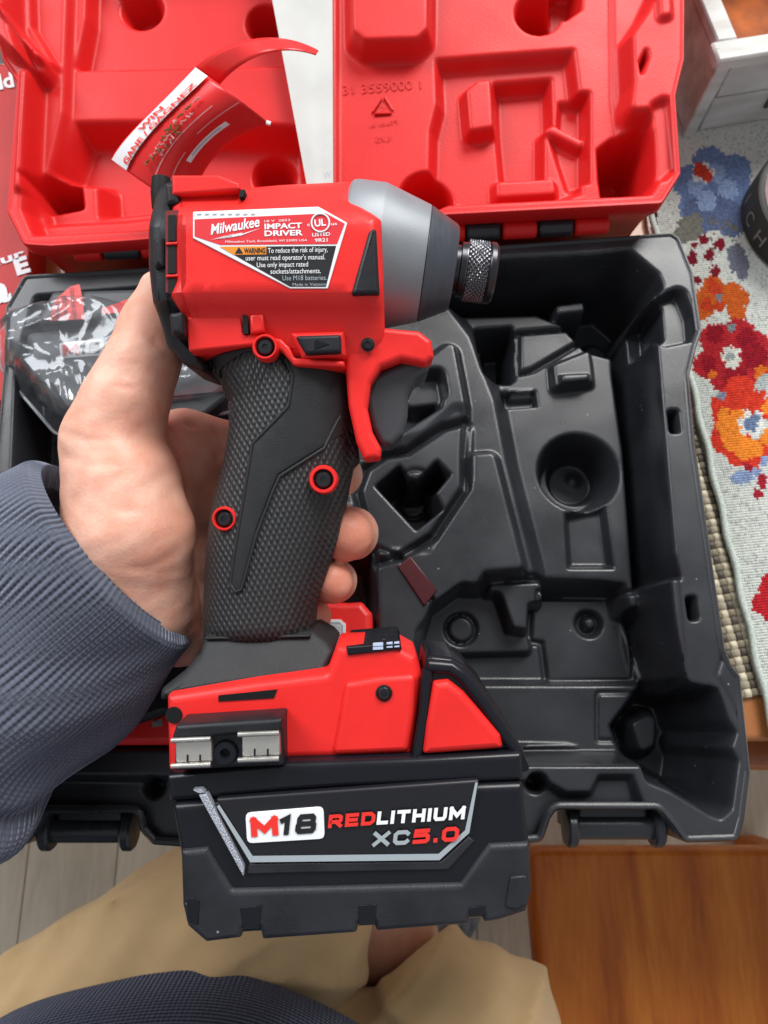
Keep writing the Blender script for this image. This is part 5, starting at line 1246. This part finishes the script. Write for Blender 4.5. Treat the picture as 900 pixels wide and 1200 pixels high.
lettering('lettering', 'FIRE', (71, 374), (69, 352), 5, sfn(sp_z + 0.0066), M_blackprint, tagc)
obj('red_strip', [sfn(sp_z + 0.006)(a, b) for a, b in ((118, 362), (152, 350), (156, 364), (122, 368))], [(0, 1, 2, 3)], M_redprint, spare, 0)
# the bag: a thin clear film pulled over it, creased
def film_mat():
    m = bpy.data.materials.new('clear_film'); m.use_nodes = True; nt = m.node_tree
    for n in list(nt.nodes): nt.nodes.remove(n)
    out = nt.nodes.new('ShaderNodeOutputMaterial'); tr = nt.nodes.new('ShaderNodeBsdfTransparent'); gl = nt.nodes.new('ShaderNodeBsdfGlossy')
    df = nt.nodes.new('ShaderNodeBsdfDiffuse'); df.inputs['Color'].default_value = (0.55, 0.58, 0.62, 1)
    gl.inputs['Roughness'].default_value = 0.13; gl.inputs['Color'].default_value = (0.95, 0.97, 1.0, 1); tr.inputs['Color'].default_value = (0.98, 0.985, 0.99, 1)
    fr = nt.nodes.new('ShaderNodeFresnel'); fr.inputs['IOR'].default_value = 1.55
    mr = nt.nodes.new('ShaderNodeMath'); mr.operation = 'MULTIPLY_ADD'; mr.inputs[1].default_value = 0.9; mr.inputs[2].default_value = 0.01
    nt.links.new(fr.outputs[0], mr.inputs[0])
    m1 = nt.nodes.new('ShaderNodeMixShader'); m1.inputs[0].default_value = 0.08
    nt.links.new(tr.outputs[0], m1.inputs[1]); nt.links.new(df.outputs[0], m1.inputs[2])
    m2 = nt.nodes.new('ShaderNodeMixShader'); nt.links.new(mr.outputs[0], m2.inputs[0]); nt.links.new(m1.outputs[0], m2.inputs[1]); nt.links.new(gl.outputs[0], m2.inputs[2])
    nt.links.new(m2.outputs[0], out.inputs['Surface']); return m
zb_ = 0.083
bag_o = np.array(ccw([W(a, b, zb_)[:2] for a, b in [(-28, 366), (8, 340), (88, 322), (160, 332), (215, 340), (290, 350), (290, 440), (276, 466), (205, 476), (150, 498), (75, 506), (44, 492), (8, 450), (-22, 412)]]))
stp = 0.0011
xs = np.arange(bag_o[:, 0].min() - 0.002, bag_o[:, 0].max() + 0.002, stp); ys = np.arange(bag_o[:, 1].min() - 0.002, bag_o[:, 1].max() + 0.002, stp)
BX, BY = np.meshgrid(xs, ys)
rngb = np.random.default_rng(11)
sdb = sdpoly(BX, BY, np.array(fillet(bag_o, 0.01)))
hb = np.zeros(BX.shape)
cx, cy = bag_o.mean(0)
for k in range(100):
    px_, py_ = cx + rngb.uniform(-0.075, 0.06), cy + rngb.uniform(-0.04, 0.04); an = rngb.uniform(0, math.pi); ln = rngb.uniform(0.008, 0.035); wd = rngb.uniform(0.0012, 0.004)
    ux, uy = math.cos(an), math.sin(an)
    a = (BX - px_) * ux + (BY - py_) * uy; d = np.abs(-(BX - px_) * uy + (BY - py_) * ux + 0.15 * a * np.sin(a * 60 + k))
    hb += rngb.uniform(0.0008, 0.0024) * (1 if rngb.random() < 0.7 else -0.7) * np.exp(-d / wd) * np.exp(-(a / ln) ** 2)
bc = W(95, 408, zb_)
hb *= 1 - 0.85 * np.exp(-(((BX - bc[0]) / 0.018) ** 2 + ((BY - bc[1]) / 0.010) ** 2))
top = zb_ + 0.001 - 0.018 * (1 - sstep(sdb / 0.014)) + hb * sstep(sdb / 0.004)
ok = sdb > 0; mk = ok[:-1, :-1] & ok[1:, :-1] & ok[:-1, 1:] & ok[1:, 1:]
bag = empty('plastic_bag', (SB[0], SB[1], 0.02), 'crumpled clear plastic bag wrapped round the spare battery', 'plastic bag')
M_film = film_mat()
grid_mesh('film', np.stack([BX, BY, top], -1) - SO, M_film, bag, 180, mask=mk)
be = np.array(fillet(bag_o, 0.01)); be = [np.array([p[0], p[1], zb_ - 0.017]) - SO for p in inset(be, 0.0008)]
tube('sealed_edge', be + [be[0]], 0.0009, mat('film_edge', (0.75, 0.78, 0.82), 0.25, trans=0.7), bag, 6)

# ------------------------------------------------------------------ red charger on the near left of the case
zc_ = 0.078
CH = W(260, 800, 0.0)
charger = empty('battery_charger', (CH[0], CH[1], 0.012), 'red and black charger with a rating label, lying in the case behind the grip', 'charger')
CO = np.array(charger.location)
def c2(pts, z): return [W(a, b, z)[:2] - CO[:2] for a, b in pts]
prism('charger_body', c2([(60, 690), (408, 705), (424, 704), (436, 718), (437, 860), (420, 872), (60, 874)], zc_), 0.003, zc_ - 0.013, M_red, charger, 0.003, corner=0.002)
prism('charger_cover', c2([(60, 690), (330, 705), (330, 850), (190, 838), (150, 852), (60, 854)], zc_ + 0.004), 0.02, zc_ - 0.008, M_blk, charger, 0.003, corner=0.002)
lb = prism('rating_label', c2([(330, 726), (399, 726), (405, 731), (405, 770), (330, 775)], zc_), zc_ - 0.0135, zc_ - 0.0118, M_white, charger, 0.0001)
def ch(z): return lambda a, b: W(a, b, z) - CO
obj('label_field', [ch(zc_ + 0.0006)(a, b) for a, b in ((330, 729), (398, 729), (402, 733), (402, 768), (330, 772))], [(0, 1, 2, 3, 4)], M_greyprint, lb, 0)
for k in range(9):
    x0 = 386 + 0 * k; obj('print_line', [ch(zc_ + 0.0010)(a, b) for a, b in ((385, 732 + k * 1.9), (400, 732 + k * 1.9), (400, 733 + k * 1.9), (385, 733 + k * 1.9))], [(0, 1, 2, 3)], M_white, lb, 0)
tube('certification_ring', [ch(zc_ + 0.001)(376 + 7.5 * math.cos(t), 740 + 7.5 * math.sin(t)) for t in np.linspace(0, 6.283, 25)], 0.0005, M_white, lb, 5)
lettering('lettering', 'UL', (371, 743), (381, 743), 6, ch(zc_ + 0.001), M_white, lb, 0.02)
lettering('lettering', 'E', (386, 752), (398, 752), 2, ch(zc_ + 0.001), M_white, lb, 0.02)
obj('silver_tab', [ch(zc_ + 0.001)(a, b) for a, b in ((178, 846), (190, 842), (190, 851), (178, 852))], [(0, 1, 2, 3)], M_steel, charger, 0)

# ------------------------------------------------------------------ folded white manual in the lid
hM = D - 0.004
man = empty('folded_manual', tuple(lidpx(355, 120, hM)), 'narrow folded white paper manual lying in the red lid', 'manual')
MO = np.array(man.location)
ni, nj = 8, 40; P = np.zeros((nj, ni, 3))
for j in range(nj):
    py = -260 + (246 + 260) * j / (nj - 1); xl = 319 + (py) * 0.187; xr = 389.5 + 0.004 * py
    for i in range(ni):
        P[j, i] = lidpx(xl + (xr - xl) * i / (ni - 1), py, hM + 0.007 + 0.0016 * math.sin(i * 0.8 + 0.06 * j) - 0.003 * i / ni)
P -= MO
M_paper = mat('white_paper', (0.52, 0.53, 0.51), 0.7, 0.2, var=0.06, vscale=40, bump=0.1, bscale=500)
sheet = grid_mesh('sheet', P, M_paper, man, 60)
grid_mesh('sheet', P - np.array(LN_) * 0.0022 + np.array([0.0012, 0.001, 0]), M_paper, man, 60)
lettering('lettering', 'W', (380, 210), (389, 208), 8, lambda a, b: lidpx(a, b, hM + 0.0105) - MO, M_greyprint, sheet)

# ------------------------------------------------------------------ curled red leaflet
leaf = empty('curled_leaflet', tuple(lidpx(225, 200, -0.03)), 'curled red prize leaflet with a white stripe, standing in the open lid', 'leaflet')
LFO = np.array(leaf.location)
# the sheet's two rails in the picture: left/top edge with the stripe, and the inner edge that runs to the right corner
def bez(p, t):
    p = [np.array(q, float) for q in p]; return (1 - t) ** 3 * p[0] + 3 * (1 - t) ** 2 * t * p[1] + 3 * (1 - t) * t * t * p[2] + t ** 3 * p[3]
railA = [(131, 187), (146, 158), (184, 128), (229, 79)]
railB = [(226, 250), (228, 196), (262, 160), (317, 145)]
def leaf_pt(u, v, lift=0.0):
    a = bez(railA, u); b = bez(railB, u); p = a + (b - a) * v
    # bow of the sheet between the rails and its height above the lid
    p = p + np.array([3.0, 6.0]) * math.sin(math.pi * v) * (0.6 - u)
    h = 0.004 + 0.030 * u + 0.014 * math.sin(math.pi * (0.15 + 0.8 * v)) + lift
    return lidpx(p[0], p[1], h) - LFO
nu, nv = 40, 30
M_leafred = mat('glossy_red_paper', (0.76, 0.020, 0.020), 0.28, 0.5, var=0.04, vscale=60)
Pg = np.array([[leaf_pt(i / (nu - 1), j / (nv - 1)) for i in range(nu)] for j in range(nv)])
sheet = grid_mesh('sheet', Pg, M_leafred, leaf, 80)
so_ = sheet.modifiers.new('t', 'SOLIDIFY'); so_.thickness = 0.0004
def patch(name, u0, u1, v0, v1, lift, m, nn=24):
    return grid_mesh(name, np.array([[leaf_pt(u0 + (u1 - u0) * i / (nn - 1), v0 + (v1 - v0) * j / 3, lift + 0.0008) for i in range(nn)] for j in range(4)]), m, sheet, 80)
patch('white_stripe', 0.0, 1.0, 0.0, 0.17, 0.0014, M_white)
def lw(text, u0, u1, v, h, m, bold=0.0):
    return lettering('lettering', text, (u0, v), (u1, v), h, lambda a, b: leaf_pt(a, b, 0.0030), m, sheet, bold)
lw('WIN', 0.40, 0.66, 0.075, 0.055, M_redprint, 0.03); lw('GANE / GAGNEZ', 0.05, 0.92, 0.155, 0.055, M_redprint, 0.03)
for v, a, b, w in ((0.165, 0.12, 0.80, 0.016), (0.47, 0.05, 0.85, 0.016), (0.62, 0.60, 0.98, 0.014), (0.66, 0.05, 0.42, 0.014)):
    patch('pale_line', a, b, v, v + w, 0.0006, mat('pale_pink_print', (0.75, 0.30, 0.30), 0.4))
patch('white_box', 0.36, 0.80, 0.735, 0.80, 0.0006, M_white)
patch('grey_line', 0.42, 0.74, 0.760, 0.772, 0.0012, M_greyprint)
M_olive = mat('olive_print', (0.20, 0.12, 0.04), 0.5)
rs_ = np.random.default_rng(5)
for v, a, b in ((0.30, 0.50, 0.86), (0.34, 0.16, 0.60), (0.38, 0.22, 0.72), (0.43, 0.30, 0.52)):
    u = a
    while u < b:
        w = rs_.uniform(0.03, 0.08); pts = [leaf_pt(u + w * k / 5, v + rs_.normal(0, 0.014), 0.0022) for k in range(6)]
        tube('scribble', pts, 0.00045, M_olive if rs_.random() < 0.6 else MATS['pale_pink_print'], sheet, 5); u += w + 0.02
# the long flap that curls over to the right
fa_ = [(229, 79), (262, 50), (318, 30), (373, 60)]; fb_ = [(258, 99), (280, 72), (320, 48), (370, 65)]
Pf = np.array([[lidpx(*(bez(fa_, t) + (bez(fb_, t) - bez(fa_, t)) * v), 0.036 + 0.030 * math.sin(t * 2.2) + 0.004 * v) - LFO for t in np.linspace(0, 1, 40)] for v in np.linspace(0, 1, 6)])
fl_ = grid_mesh('flap', Pf, M_leafred, leaf, 80); so_ = fl_.modifiers.new('t', 'SOLIDIFY'); so_.thickness = 0.0004
tube('white_corner', [leaf_pt(0.985, 0.97, 0.001), leaf_pt(1.0, 1.0, 0.001)], 0.001, M_white, leaf, 6)
